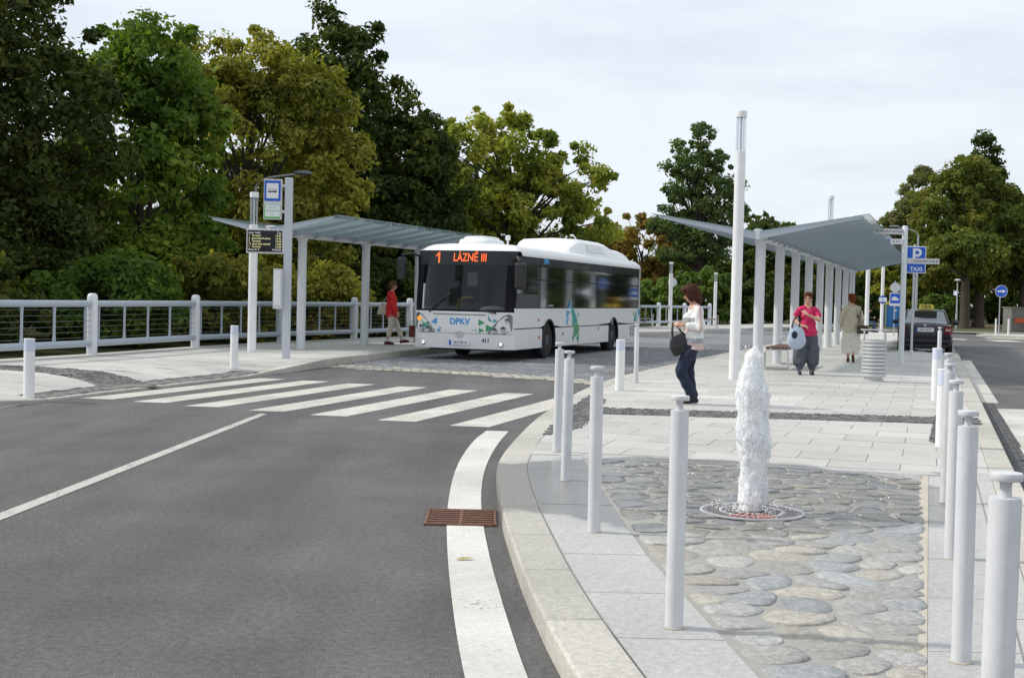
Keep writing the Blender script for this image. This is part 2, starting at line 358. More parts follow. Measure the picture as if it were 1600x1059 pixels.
kerb_run('island_kerb', KR, -.22, PZ, 'kerb', 1.0)
kerb_run('platform_kerb', LK, -.24, kz, 'kerb', 1.0, upto=45)

# ---- paving slabs
def slab_field(root, zones, ox, oy, rz, w, l, m, ztop, gap=.006, near=lambda x, y: True, th=.05, name='paving_slab', ext=60, bond=.5):
    """lay running-bond slabs and clip each to the convex zones; near ones are single objects, the rest one mesh"""
    c, s = math.cos(rz), math.sin(rz); rest = MB(); zones = [ccw(z) for z in zones]
    P = [p for z in zones for p in z]
    loc = [((x-ox)*c+(y-oy)*s, -(x-ox)*s+(y-oy)*c) for x, y in P]
    i0, i1 = math.floor(min(p[0] for p in loc)/w)-1, math.ceil(max(p[0] for p in loc)/w)+1
    j0, j1 = math.floor(min(p[1] for p in loc)/l)-1, math.ceil(max(p[1] for p in loc)/l)+1
    bbs = [(min(p[0] for p in z), max(p[0] for p in z), min(p[1] for p in z), max(p[1] for p in z)) for z in zones]
    for j in range(j0, j1):
        for i in range(i0, i1):
            off = (j % 2)*bond*w
            q = [(i*w+off+gap/2, j*l+gap/2), ((i+1)*w+off-gap/2, j*l+gap/2), ((i+1)*w+off-gap/2, (j+1)*l-gap/2), (i*w+off+gap/2, (j+1)*l-gap/2)]
            q = [(ox+a*c-b*s, oy+a*s+b*c) for a, b in q]
            cx, cy = sum(p[0] for p in q)/4, sum(p[1] for p in q)/4
            pcs = []
            for z, bb in zip(zones, bbs):
                if cx < bb[0]-1 or cx > bb[1]+1 or cy < bb[2]-1 or cy > bb[3]+1: continue
                p = clip_conv(q, z)
                if p: pcs.append(p)
            if not pcs: continue
            single = near(cx, cy); mb = MB() if single else rest; dz = random.uniform(-.0015, .0015)
            for p in pcs:
                n = len(p); vs = [(x, y, ztop(x, y)-th) for x, y in p] + [(x, y, ztop(x, y)+dz) for x, y in p]
                mb.add(vs, [tuple(range(n, 2*n))] + [(k, (k+1) % n, n+(k+1) % n, n+k) for k in range(n)])
            if single: mb.build(name, m, root, 0)
    if rest.v:
        o = rest.build(name, m, root, 0); o['kind'] = 'stuff'
def setts(name, root, zones, ox, oy, rz, w, l, m, zt, gap=.018, h=.018, jit=.012, th=.0):
    """small stone setts, too many to pick apart: one mesh of slightly domed blocks"""
    c, s = math.cos(rz), math.sin(rz); zones = [ccw(z) for z in zones]; P = [p for z in zones for p in z]; mb = MB()
    loc = [((x-ox)*c+(y-oy)*s, -(x-ox)*s+(y-oy)*c) for x, y in P]
    for j in range(math.floor(min(p[1] for p in loc)/l), math.ceil(max(p[1] for p in loc)/l)):
        for i in range(math.floor(min(p[0] for p in loc)/w)-1, math.ceil(max(p[0] for p in loc)/w)+1):
            a, b = (i+.5+(j % 2)*.5)*w, (j+.5)*l; x, y = ox+a*c-b*s, oy+a*s+b*c
            ok = False
            for z in zones:
                if all((q[0]-p[0])*(y-p[1])-(q[1]-p[1])*(x-p[0]) >= 0 for p, q in zip(z, z[1:]+z[:1])): ok = True; break
            if not ok: continue
            zz = zt(x, y) + random.uniform(-.004, .004)
            lo = []; hi = []
            for u, v in ((-1, -1), (1, -1), (1, 1), (-1, 1)):
                uu, vv = u*(w-gap)/2+random.uniform(-jit, jit)*.5, v*(l-gap)/2+random.uniform(-jit, jit)*.5
                lo.append((x+uu*c-vv*s, y+uu*s+vv*c, zz-h)); uu *= .8; vv *= .8
                hi.append((x+uu*c-vv*s, y+uu*s+vv*c, zz))
            mb.add(lo+hi, [(4, 5, 6, 7), (0, 1, 5, 4), (1, 2, 6, 5), (2, 3, 7, 6), (3, 0, 4, 7)])
    o = mb.build(name, m, root, 0); o['kind'] = 'stuff'; return o

KId = resample(KI, .5)
def KIx(y): return interp(KI, y)
SLE = [(1.05, 3.15), (1.02, 4.2), (.97, 5.0), (.895, 5.9), (.785, 7.25), (.71, 9.3), (.655, 11.72)]    # left edge of the stone field
SR0, SR1 = (1.03, 3.15), (3.56, 11.1)                                                                 # right edge
island = sheet('island_pavement', [(x, y) for x, y in KI if y > .8] + [(x, y) for x, y in KRI[::-1]][1:], PZ-.006, 'joint')
# part beyond the taxi bay
BAY = lambda y: 11.55 + .3194*(y-40.4)
def zone(y0, y1, xl, xr, step=2.):
    ys = np.arange(y0, y1+1e-6, (y1-y0)/max(1, round((y1-y0)/step))); return [[(xl(a), a), (xr(a), a), (xr(b), b), (xl(b), b)] for a, b in zip(ys, ys[1:])]
KRIx = lambda y: KRx(y)-.235
top0 = lambda x: 11.93 - .206*(x-.655)       # far edge of the dark band behind the stones
zA = [[(KIx(11.5), 11.9), (.62, 11.94), (.62, 12.9), (KIx(12.9), 12.9)]]
zA += [[(.62, top0(.62)), (3.7, top0(3.7)), (KRIx(11.3), 11.3), (KRIx(12.9), 12.9), (.62, 12.9)]]
zA += zone(12.9, 40.4, KIx, KRIx)
slab_field(island, zA, 1.0, 12.0, AXR, .62, .62, 'granite', lambda x, y: PZ, near=lambda x, y: y < 25.5, gap=.008)
slab_field(island, zone(40.4, 70, KIx, lambda y: BAY(y)-.21, 4), 1.0, 12.0, AXR, .62, .62, 'granite', lambda x, y: PZ, near=lambda x, y: False, gap=.012)
sheet('island_pavement', [(KIx(40.4), 40.4), (BAY(40.4), 40.4), (BAY(70), 70), (KIx(70), 70)], PZ-.012, 'joint')
kerb_run('taxi_bay_kerb', [(KRx(40.4), 40.4), (BAY(40.4)+.2, 40.55)], .2, PZ, 'kerb', 1.0)
kerb_run('taxi_bay_kerb', [(BAY(40.6), 40.6), (BAY(70), 70)], -.2, PZ, 'kerb', 1.0)
sheet('taxi_bay', [(BAY(40.6), 40.6), (KRx(40.6), 40.6), (KRx(70), 70), (BAY(70), 70)], .006, mat('bay_setts', (.30, .30, .29), .8, var=.2, scale=4))
# smooth granite slabs ringing the stone field
def ring(xl, xr, ys, g=.004):
    for a, b in zip(ys, ys[1:]):
        k = 5; yy = [a+g+(b-a-2*g)*i/k for i in range(k+1)]
        poly = [(xl(y), y) for y in yy] + [(xr(y), y) for y in yy[::-1]]
        MB().prism(poly, PZ-.06, PZ+random.uniform(-.001, .001), False).build('edging_slab', 'granite_smooth', island, 0)
ring(lambda y: interp(KI, y)+.006, lambda y: interp(SLE, y) if y > 3.15 else 1.05-(3.15-y)*.0, [1.6, 2.6, 3.6, 4.55, 5.5, 6.35, 7.3, 8.2, 9.05, 10.0, 10.9, 11.85])
SRx = lambda y: SR0[0]+(SR1[0]-SR0[0])*(y-SR0[1])/(SR1[1]-SR0[1])
ring(lambda y: SRx(y)+.012, lambda y: SRx(y)+.40, [2.4, 3.4, 4.4, 5.4, 6.4, 7.4, 8.4, 9.4, 10.3, 11.0])
ring(lambda y: SRx(y)+.412, lambda y: KRIx(y), [2.4, 3.6, 4.8, 6.0, 7.2, 8.4, 9.6, 10.8, 11.3])
# dark band behind the stone field
for i in range(6):
    x0, x1 = .66+i*.5, .66+(i+1)*.5-.006
    MB().prism([(x0, top0(x0)-.215), (x1, top0(x1)-.215), (x1, top0(x1)-.006), (x0, top0(x0)-.006)], PZ-.05, PZ-.002, False).build('edging_slab', 'granite_smooth', island, 0)

# ---- the field of rounded stones set in mortar
FC = (1.66, 8.88)
field = ccw([(x, y) for x, y in SLE] + [(3.6, 11.12), (3.52, 11.0), (1.03, 3.15)][0:2])
field = ccw(SLE[0:] + [(3.55, 11.12)])
fm = sheet('stone_field', field, PZ-.007, 'mortar')
MB().prism([(SRx(3.2)-.012, 3.2), (SRx(3.2)+.01, 3.2), (SRx(11.1)+.008, 11.1), (SRx(11.1)-.07, 11.1)], PZ-.03, PZ-.004, False).build('mortar_border', mat('mortar_cream', (.50, .455, .37), .85, var=.15, scale=6, bump=.3, bscale=80), fm, 0)
inner_f = ccw([(x+.02, y) for x, y in SLE[:-1]] + [(.69, 11.66), (3.50, 11.07), (3.485, 11.0)])
def inside(p, poly): return all((b[0]-a[0])*(p[1]-a[1])-(b[1]-a[1])*(p[0]-a[0]) >= 0 for a, b in zip(poly, poly[1:]+poly[:1]))
seeds = []
rs = random.Random(11); tries = 0
while len(seeds) < 165 and tries < 60000:
    tries += 1; p = (rs.uniform(.6, 3.6), rs.uniform(3.1, 11.7))
    if not inside(p, inner_f) or math.dist(p, FC) < .40: continue
    dmin = rs.choice((.14, .17, .21, .27, .33))
    if all(math.hypot((p[0]-q[0])*.95, (p[1]-q[1])*.85) > max(dmin, .14) for q in seeds): seeds.append(p)
for k in range(11):
    a = 2*pi*k/11+.2; seeds.append((FC[0]+.47*math.cos(a), FC[1]+.47*math.sin(a)))
def cell(i, pts):
    c = list(inner_f); p = pts[i]
    for j, q in enumerate(pts):
        if j == i or math.dist(p, q) > 1.3: continue
        mx_, my_ = (p[0]+q[0])/2, (p[1]+q[1])/2; d = (q[0]-p[0], q[1]-p[1])
        c = clip(c, (mx_, my_), (mx_-d[1], my_+d[0]))
        if len(c) < 3: return []
    return c
for it in range(2):       # relax half way so that sizes stay uneven
    new = []
    for i, p in enumerate(seeds):
        c = cell(i, seeds)
        if not c: new.append(p); continue
        A = area(c); cx = sum((c[k][0]+c[(k+1) % len(c)][0])*(c[k][0]*c[(k+1) % len(c)][1]-c[(k+1) % len(c)][0]*c[k][1]) for k in range(len(c)))/(6*A)
        cy = sum((c[k][1]+c[(k+1) % len(c)][1])*(c[k][0]*c[(k+1) % len(c)][1]-c[(k+1) % len(c)][0]*c[k][1]) for k in range(len(c)))/(6*A)
        t = .55 if math.dist(p, FC) > .6 else .1; new.append((p[0]+(cx-p[0])*t, p[1]+(cy-p[1])*t))
    seeds = new
for i, p in enumerate(seeds):
    c = cell(i, seeds)
    if len(c) < 3 or area(c) < .004: continue
    cx, cy = sum(q[0] for q in c)/len(c), sum(q[1] for q in c)/len(c)
    # inset, round the corners, roughen
    g = rs.uniform(.006, .013)
    q = list(c)
    for k in range(len(c)):
        a, b = c[k], c[(k+1) % len(c)]; l = math.dist(a, b)
        if l < 1e-6: continue
        nx, ny = -(b[1]-a[1])/l*g, (b[0]-a[0])/l*g; q = clip(q, (a[0]+nx, a[1]+ny), (b[0]+nx, b[1]+ny))
        if len(q) < 3: break
    if len(q) < 3: continue
    for _ in range(2):
        t = .20 + .05*_; q = [w for k in range(len(q)) for w in ((q[k][0]*(1-t)+q[(k+1) % len(q)][0]*t, q[k][1]*(1-t)+q[(k+1) % len(q)][1]*t), (q[k][0]*t+q[(k+1) % len(q)][0]*(1-t), q[k][1]*t+q[(k+1) % len(q)][1]*(1-t)))]
    # resample the rim to 14 points
    per = sum(math.dist(q[k], q[(k+1) % len(q)]) for k in range(len(q))); n = 14; rim = []; k = 0; acc = 0.
    for m_ in range(n):
        s_ = per*m_/n
        while acc + math.dist(q[k], q[(k+1) % len(q)]) < s_: acc += math.dist(q[k], q[(k+1) % len(q)]); k += 1
        t = (s_-acc)/max(1e-9, math.dist(q[k], q[(k+1) % len(q)])); rim.append((q[k][0]+(q[(k+1) % len(q)][0]-q[k][0])*t, q[k][1]+(q[(k+1) % len(q)][1]-q[k][1])*t))
    rim = [(x+rs.uniform(-.006, .006), y+rs.uniform(-.006, .006)) for x, y in rim]
    def push(x, y):
        d = math.hypot(x-FC[0], y-FC[1])
        return (x, y) if d > .365 else (FC[0]+(x-FC[0])*.365/d, FC[1]+(y-FC[1])*.365/d)
    rim = [push(*w) for w in rim]
    top = PZ + rs.uniform(-.003, .006); tx, ty = rs.uniform(-.04, .04), rs.uniform(-.04, .04)
    def ringz(f, z): return [(cx+(x-cx)*f, cy+(y-cy)*f, z+((x-cx)*tx+(y-cy)*ty)*f+rs.uniform(-.0015, .0015)) for x, y in rim]
    vs = [(x, y, PZ-.025) for x, y in rim] + ringz(.992, top-.006) + ringz(.955, top-.001) + ringz(.55, top+.0015) + [(cx, cy, top+rs.uniform(-.001, .002))]
    fs = [(r*n+k, r*n+(k+1) % n, (r+1)*n+(k+1) % n, (r+1)*n+k) for r in range(3) for k in range(n)] + [(3*n+k, 3*n+(k+1) % n, 4*n) for k in range(n)]
    mb = MB(); mb.add(vs, fs); mb.build('field_stone', rs.choice(STONES), fm, 50)

# ---- dark setts in the island
sheet('sett_strip', [(.80, 16.22), (5.75, 15.93), (6.0, 16.83), (1.05, 17.10)], PZ+.004, 'sett_joint')
sj = bpy.data.objects['sett_strip']
setts('sett', sj, [[(.80, 16.22), (5.75, 15.93), (6.0, 16.83), (1.05, 17.10)]], 1, 16.5, -.058, .105, .10, 'sett', lambda x, y: PZ+.014)
zb = [[(KIx(a)+.01, a), (KIx(a)+.01+wa, a), (KIx(b)+.01+wb, b), (KIx(b)+.01, b)] for a, b, wa, wb in ((13.6, 14.4, .05, .30), (14.4, 15.4, .30, .34), (15.4, 16.4, .34, .34), (16.4, 17.4, .34, .33), (17.4, 18.4, .33, .28), (18.4, 19.3, .28, .04))]
for z in zb: sheet('sett_strip', z, PZ+.0045, 'sett_joint')
setts('sett', sj, zb, 1, 16.5, AXR+.05, .10, .10, 'sett', lambda x, y: PZ+.015)
zr = [[(4.42, 13.7), (4.57, 13.7), (5.72, 17.1), (5.57, 17.1)]]
sheet('sett_strip', zr[0], PZ+.005, 'sett_joint'); setts('sett', sj, zr, 4.5, 13.7, AXR-.02, .075, .10, 'sett', lambda x, y: PZ+.017)

# ---- cobbled bus lane
LKx = lambda y: interp(LK, y)
KOx = lambda y: interp(KO, y)
def lane(y0, y1, step=2.): return zone(y0, y1, lambda y: LKx(y)+.02, lambda y: KOx(y)-.02, step)
edge_y = lambda x: 25.05 - .57*x if x > -2 else 26.2 - .40*(x+2)
cob0 = [(LKx(26.9)+.02, 26.9), (-2.02, 26.05), (-.47, 25.2), (.79, 24.3), (KOx(23.1)-.02, 23.1)]
bands = []
for (a, b) in zip(cob0, cob0[1:]): bands.append((a, b))
def up(p, d): return (p[0]+.336*d, p[1]+.942*d)
lane_base = sheet('cobbled_lane', cob0 + [(KOx(y)-.02, y) for y in np.arange(24, 70, 2.)] + [(LKx(y)+.02, y) for y in np.arange(70, 27.5, -2.)], .004, 'cobble_joint')
zl = []
for a, b in bands: zl.append([up(a, .85), up(b, .85), up(b, 4), up(a, 4)])
LB = R(-19.6)
zl2 = lane(27.0, 47)
def in_bands(x, y):   # in the light first rows
    for a, b in bands:
        q = ccw([a, b, up(b, .85), up(a, .85)])
        if inside((x, y), q): return True
    return False
setts('lane_sett', lane_base, [ccw([a, b, up(b, .84), up(a, .84)]) for a, b in bands], 0, 25, R(-29), .23, .16, 'cobble_light', lambda x, y: .022, jit=.03)
# main field: everything beyond the light rows
def lane_cells():
    mb = []
    for z in [ccw([up(a, .86), up(b, .86), up(b, 2.6), up(a, 2.6)]) for a, b in bands]: mb.append(z)
    for z in lane(27.6, 47): mb.append(z)
    return mb
def zlane(x, y): return .020
setts('lane_sett', lane_base, lane_cells(), 0, 25, LB, .20, .145, 'cobble', zlane, jit=.03)
sheet('cobbled_lane', ccw([(KOx(y)-.02, y) for y in np.arange(47, 71, 2.)] + [(LKx(y)+.02, y) for y in np.arange(69, 46.9, -2.)]), .014, mat('far_cobble', (.20, .205, .21), .65, var=.25, scale=4, bump=.6, bscale=9))

# ---- left pavement (bus platform)
LKi = offset(LK, -.25)
LKix = lambda y: interp(LKi, y)
RLx = lambda y: interp(RL, y)
def zp(x, y):
    d = max(0., (LKix(y)-x)*.95); t = min(1., d/1.3); return kz(x, y)*(1-t) + .15*t - .002
def lzone(y0, y1, step=2.): return zone(y0, y1, lambda y: RLx(y)+.02, LKix, step)
plat = MB()
for z in lzone(8.5, 92, 1.5): 
    plat.add([(x, y, zp(x, y)-.014) for x, y in ccw([z[0], z[1], z[2], z[3]])], [(0, 1, 2, 3)])
    a, b, c_, d_ = z[0], z[1], z[2], z[3]
platform = plat.build('platform_pavement', 'joint', None, 0); platform['kind'] = 'structure'
slab_field(platform, lzone(8.5, 46, 1.25), -6, 25, R(-19), .95, .60, 'granite', zp, near=lambda x, y: 14 < y < 33 and x > -10.5, gap=.012)
slab_field(platform, lzone(46, 92, 2), -6, 25, R(-19), 1.2, 1.2, 'granite', zp, near=lambda x, y: False, gap=.012)
# dark tactile sett bands leading to the crossing
def band(pl, w):
    pl = smooth_line(pl, 2); a, b = offset(pl, w/2), offset(pl, -w/2); return [[a[i], a[i+1], b[i+1], b[i]] for i in range(len(pl)-1)]
def strip_mesh(zs, dz):
    mb = MB()
    for z in zs: mb.add([(x, y, zp(x, y)+dz) for x, y in ccw(z)], [(0, 1, 2, 3)])
    return mb
b1 = band([(-9.6, 22.3), (-8.2, 22.0), (-7.0, 21.2), (-6.1, 20.3), (-5.75, 19.75)], .95)
b2 = band([(-6.45, 17.6), (-6.05, 19.2), (-5.55, 21.0), (-5.0, 22.9), (-4.78, 23.9)], .42)
for b_ in (b1, b2):
    s_ = strip_mesh(b_, .005).build('sett_band', 'sett_joint', None, 0); s_['kind'] = 'structure'
    setts('sett', s_, b_, -6, 20, R(-33), .09, .09, 'sett', lambda x, y: zp(x, y)+.012, gap=.010, h=.012, jit=.018)
# coping stones under the railing
cp = bpy.data.objects.new('coping', None); COL.objects.link(cp); cp['kind'] = 'structure'
for a, b in zip(RL, RL[1:]):
    for i in range(2):
        p, q = [(a[0]+(b[0]-a[0])*t, a[1]+(b[1]-a[1])*t) for t in (i/2+.001, i/2+.499)]; l = math.dist(p, q); nx, ny = (q[1]-p[1])/l, -(q[0]-p[0])/l
        MB().prism([(p[0]+nx*.2, p[1]+ny*.2), (q[0]+nx*.2, q[1]+ny*.2), (q[0]-nx*.22, q[1]-ny*.22), (p[0]-nx*.22, p[1]-ny*.22)], -.3, .172).build('coping_stone', 'granite', cp, 0)

# ---- road markings, 4 mm sheets
def marking(name, poly, m='paint', z=.004): return sheet(name, poly, z, m)
near_l = [(-5.95, 18.05), (-5.13, 17.70), (-4.30, 17.25), (-3.38, 16.82), (-2.52, 16.40), (-1.62, 15.93), (-.72, 15.48)]
for i, (x, y) in enumerate(near_l):
    w, Ln = .53, (5.25 if i < 6 else 5.0); d = (.290, .957); e = (.957*.93, -.37)
    p = [(x, y), (x+e[0]*w, y+e[1]*w*.35), (x+e[0]*w+d[0]*Ln, y+e[1]*w*.35+d[1]*Ln), (x+d[0]*Ln, y+d[1]*Ln)]
    marking('zebra_stripe', p)
marking('centre_line', [(-3.6, 4.6), (-3.47, 4.6), (-3.05, 16.4), (-3.15, 16.45)], 'paint_thin')
wo_ = smooth_line([(.15, 3.2), (-.05, 4.3), (-.162, 5.264), (-.254, 6.314), (-.365, 7.9), (-.451, 9.59), (-.485, 11.75), (-.40, 13.85), (-.27, 15.0)], 2)
wi_ = smooth_line([(.40, 3.2), (.21, 4.3), (.093, 5.285), (.001, 6.339), (-.110, 7.8), (-.207, 9.63), (-.228, 11.584), (-.135, 13.6), (-.012, 15.0)], 2)
marking('edge_line', wo_ + wi_[::-1], mat('edge_paint', (.63, .61, .565), .7, var=.10, scale=6, bump=.3, bscale=150, speck=.25, big=.35, mid=.2, worn=.41))
marking('edge_line', [(-7.1, 14.3), (-6.9, 14.3), (-6.3, 16.55), (-6.28, 17.4)], 'paint')
d0 = [(KRx(y)+.06, y) for y in (21.3, 38)]; marking('edge_line', [d0[0], (d0[0][0]+.27, 21.3), (d0[1][0]+.27, 38), d0[1]])
gut = [[(KRx(y0)+.01, y0), (KRx(y0)+.22, y0), (KRx(y1)+.22, y1), (KRx(y1)+.01, y1)] for y0, y1 in ((3, 21.0),)]
g_ = sheet('gutter', gut[0], .003, 'sett_joint'); setts('sett', g_, gut, 4, 10, AXR, .10, .10, mat('gutter_sett', (.10, .10, .10), .7, var=.3, scale=9), lambda x, y: .018)
marking('zebra_stripe', [(KRx(20.1)+.24, 20.1), (KRx(20.1)+4.0, 20.1), (KRx(13.4)+4.0, 13.4), (KRx(13.4)+.24, 13.4)])
for x, y, w, l in ((20.0, 62.0, 1.6, .5), (22.4, 60.4, 1.3, .9), (21.0, 47.5, 1.8, .8), (24, 66, 2.0, .6)):
    marking('lane_marking', [(x, y), (x+w, y), (x+w+.3, y+l*3), (x+.3, y+l*3)])
# rusty drain grate in the road
dg_ = thing('drain_grate', 'rusty iron drain grate set in the road across the white edge line', 'drain grate', (-.325, 9.08, 0), R(1))
MB().box((0, 0, .0035), (.47, .62, .004)).build('pit', 'pit', dg_, 0)
for x, sx, y, sy in ((-.235, .02, 0, .64), (.235, .02, 0, .64), (0, .47, -.31, .02), (0, .47, .31, .02), (0, .02, 0, .6)):
    MB().box((x, y, .007), (sx, sy, .010)).build('frame_bar', 'rust', dg_, 0)
for k in range(7):
    MB().box((0, -.26+k*.0867, .0075), (.44, .040, .008)).build('bar', 'rust', dg_, 0)
# a fallen leaf on the white line
lf = MB(); lf.add([(-.055, 0, .004), (-.02, .018, .012), (.03, .016, .006), (.06, 0, .012), (.02, -.016, .010), (-.03, -.014, .005)], [(0, 1, 2, 3, 4, 5)])
o = lf.build('fallen_leaf', mat('dry_leaf', (.36, .30, .08), .7, var=.2, scale=20), None, 0); o.location = (-.245, 7.62, .006); o.rotation_euler = (0, 0, .4)
tag(o, 'small yellowish fallen leaf lying on the white edge line', 'leaf')
# far refuge beyond the right-hand road
fr_ = [(24.9, 70.3), (27.5, 66.0), (30.5, 58.0), (34, 52.0), (60, 52), (60, 73), (27, 73)]
sheet('far_refuge', fr_, .11, 'granite')
kerb_run('refuge_kerb', [(26.4, 73), (24.9, 70.3), (27.5, 66.0), (30.5, 58.0), (34, 52.0)][::-1], .22, .115, 'kerb', 1.5, upto=0)
# ================================================================== STREET FURNITURE
# ---- railing along the platform: posts, tubes, balusters and cables
rail = thing('railing', 'grey blue tubular railing with white round posts along the left pavement', 'railing', (RL[2][0], RL[2][1], 0))
def rl(p): return (p[0]-RL[2][0], p[1]-RL[2][1], p[2])
post_me = MB().lathe([(.105, 0), (.105, 1.12), (.102, 1.17), (.088, 1.215), (.06, 1.235), (.0, 1.24)], n=20).build('post', 'post', rail, 50)
first = True
RP = [(a[0], a[1]) for a in RL[1:18]]
for i, p in enumerate(RP):
    o = post_me if first else post_me.copy()
    if not first: COL.objects.link(o)
    first = False; o.location = rl((p[0], p[1], .172))
for a, b in zip(RP, RP[1:]):
    A, B = Vector((*a, 0)), Vector((*b, 0)); d = (B-A).normalized(); A2, B2 = A+d*.09, B-d*.09
    MB().cyl(rl((A2.x, A2.y, 1.20)), rl((B2.x, B2.y, 1.20)), .068, n=14).build('top_rail', 'rail', rail)
    MB().cyl(rl((A2.x, A2.y, .40)), rl((B2.x, B2.y, .40)), .068, n=14).build('bottom_rail', 'rail', rail)
    n = 3
    for k in range(n+2):
        t = [.035, .27, .5, .73, .965][k]; p = A2 + (B2-A2)*t
        if k in (0, 4): MB().box(rl((p.x, p.y, .8)), (.018, .05, .7), math.atan2(d.y, d.x)).build('baluster', 'rail', rail, 0)
        else: MB().add([rl((p.x+d.x*s*w, p.y+d.y*s*w, z)) if 0 else rl((p.x+(d.x*u*w)-(d.y*v*.012), p.y+(d.y*u*w)+(d.x*v*.012), z)) for z, w in ((.42, .05), (.62, .028), (1.0, .028), (1.18, .05)) for u, v in ((-1, -1), (1, -1), (1, 1), (-1, 1))],
                       [(r*4+i, r*4+(i+1) % 4, r*4+4+(i+1) % 4, r*4+4+i) for r in range(3) for i in range(4)]).build('baluster', 'rail', rail, 0)
    if a[1] < 50:
        for k in range(6):
            z = .52+k*.112; MB().cyl(rl((A2.x, A2.y, z)), rl((B2.x, B2.y, z)), .0055, n=6, caps=False).build('cable', 'wire', rail)

# ---- mushroom-topped bollards
def make_bollard(label):
    t = thing('bollard', label, 'bollard', group='slim grey bollards edging the island')
    MB().lathe([(.040, 0), (.040, .947), (.0385, .953), (.0, .954)], n=28).build('shaft', 'boll', t, 40)
    MB().lathe([(.049, .0015), (.047, .004), (.0405, .006)], n=20, sx=1.04).build('foot_seal', mat('foot_seal', (.44, .40, .33), .9, var=.3, scale=20), t, 40)
    MB().lathe([(.017, .95), (.015, .960), (.0145, .985), (.019, .997)], n=18).build('neck', 'boll', t, 60)
    MB().lathe([(.0, .995), (.040, .996), (.0415, .999), (.0415, 1.012), (.0395, 1.016), (.0, 1.019)], n=28).build('cap', 'boll', t, 40)
    return t
BL = [(.738, 5.69, 'slim grey bollard with disc cap, nearest one left of the fountain stones'),
      (.53, 7.985, 'slim grey bollard with disc cap on the wet granite edge, left of the fountain'),
      (.447, 10.24, 'slim grey bollard standing at the far end of the wet slab beside the kerb'),
      (.44, 12.10, 'slim grey bollard leftmost of the row by the island kerb'),
      (2.14, 22.4, 'slim grey bollard beside the cobbled lane just left of the woman in striped sweater'),
      (1.25, 3.30, 'largest and nearest slim grey bollard at the right edge of the photo'),
      (1.845, 5.25, 'second slim grey bollard from the camera in the right-hand row'),
      (2.53, 7.42, 'third slim grey bollard from the camera in the right-hand row'),
      (3.20, 9.55, 'fourth slim grey bollard from the camera in the right-hand row'),
      (3.93, 11.75, 'fifth slim grey bollard from the camera in the right-hand row'),
      (8.55, 26.2, 'slim grey bollard near the kerb behind the lit-top bollards, before the taxi')]
b0 = None
for x, y, lb in BL:
    rt_ = (random.uniform(-.008, .008), random.uniform(-.008, .008), random.uniform(0, 6))
    if b0 is None: b0 = make_bollard(lb); b0.location = (x, y, PZ)
    else: dup(b0, (x, y, PZ), 0, lb, 'slim grey bollards edging the island').rotation_euler = rt_
# ---- white bollards with a frosted light band
def make_light_bollard(label):
    t = thing('light_bollard', label, 'bollard', group='white light bollards')
    MB().lathe([(.072, 0), (.072, .63)], n=24).build('shaft', 'white', t, 40)
    MB().lathe([(.0715, .632), (.0715, .782)], n=24).build('light_band', 'frost', t, 40)
    MB().lathe([(.073, .783), (.073, .792), (.068, .797), (0, .798)], n=24).build('cap', 'white', t, 40)
    return t
LB_ = [(1.70, 20.45, PZ, 'white light bollard on the island next to the cobbled lane'), (4.42, 13.34, PZ, 'white light bollard in the right-hand row beyond the grey bollards, nearer one'),
       (6.50, 20.0, PZ, 'white light bollard in the right-hand row, farther one before the taxi'), (-6.43, 17.45, zp(-6.43, 17.45), 'white light bollard at the far left beside the zebra crossing'),
       (-5.12, 24.15, zp(-5.12, 24.15), 'white light bollard on the left pavement near the bus stop sign'),
       (29.3, 64.5, .11, 'white light bollard across the right-hand road, right of the thin white posts'), (30.2, 63.2, .11, 'white light bollard across the right-hand road at the photo edge')]
l0 = None
for x, y, z, lb in LB_:
    if l0 is None: l0 = make_light_bollard(lb); l0.location = (x, y, z)
    else: dup(l0, (x, y, z), 0, lb)
p0 = None
for x, y, lb in ((25.75, 69.8, 'thin white post leftmost of four across the right-hand road'), (26.2, 69.2, 'thin white post second from left across the right-hand road'), (27.25, 68.6, 'thin white post third from left across the right-hand road'), (28.2, 67.8, 'thin white post rightmost of four across the right-hand road')):
    if p0 is None:
        p0 = thing('marker_post', lb, 'post', (x, y, .11), group='thin white posts on the far refuge'); MB().lathe([(.045, 0), (.045, .84), (0, .845)], n=14).build('shaft', 'white', p0, 40); MB().lathe([(.05, .845), (.05, .87), (0, .875)], n=14).build('cap', 'white', p0, 40)
    else: dup(p0, (x, y, .11), 0, lb)

# ---- lamp columns with a glass lantern
lantern = glass('lantern_glass', (.90, .92, .92), .35)
def lamp(x, y, z, h, gl, label, r=.098):
    t = thing('lamp_post', label, 'lamp post', (x, y, z), group='white lamp columns')
    MB().lathe([(r, 0), (r, h-gl-.12), (r*.93, h-gl-.115), (0, h-gl-.114)], n=24).build('column', 'white', t, 40)
    MB().lathe([(r*.94, h-gl-.113), (r*.94, h-.115)], n=24).build('lantern', lantern, t, 40)
    for k in range(3):
        a = 2*pi*k/3+.5; MB().cyl((r*.62*math.cos(a), r*.62*math.sin(a), h-gl-.113), (r*.62*math.cos(a), r*.62*math.sin(a), h-.115), .006, n=6).build('rod', 'signgrey', t)
    MB().lathe([(r*.22, h-gl-.11), (r*.22, h-.12)], n=10).build('lamp_tube', 'frost', t, 40)
    MB().lathe([(r*1.02, h-.116), (r*1.02, h-.006), (r*.95, h), (0, h)], n=24).build('cap', 'white', t, 40)
    MB().box((0, -r-.002, .62), (.075, .012, .34)).build('service_door', 'white', t, 0, bevel=.004)
    return t
lamp(4.12, 24.2, PZ, 4.93, .62, 'tall white lamp column with glass top standing right of the woman in the sweater')
lamp(10.45, 43.5, PZ, 5.0, .72, 'white lamp column rising behind the right shelter roof')
lamp(16.75, 62, PZ, 4.9, .7, 'white lamp column right of the shelter, behind the woman in beige')
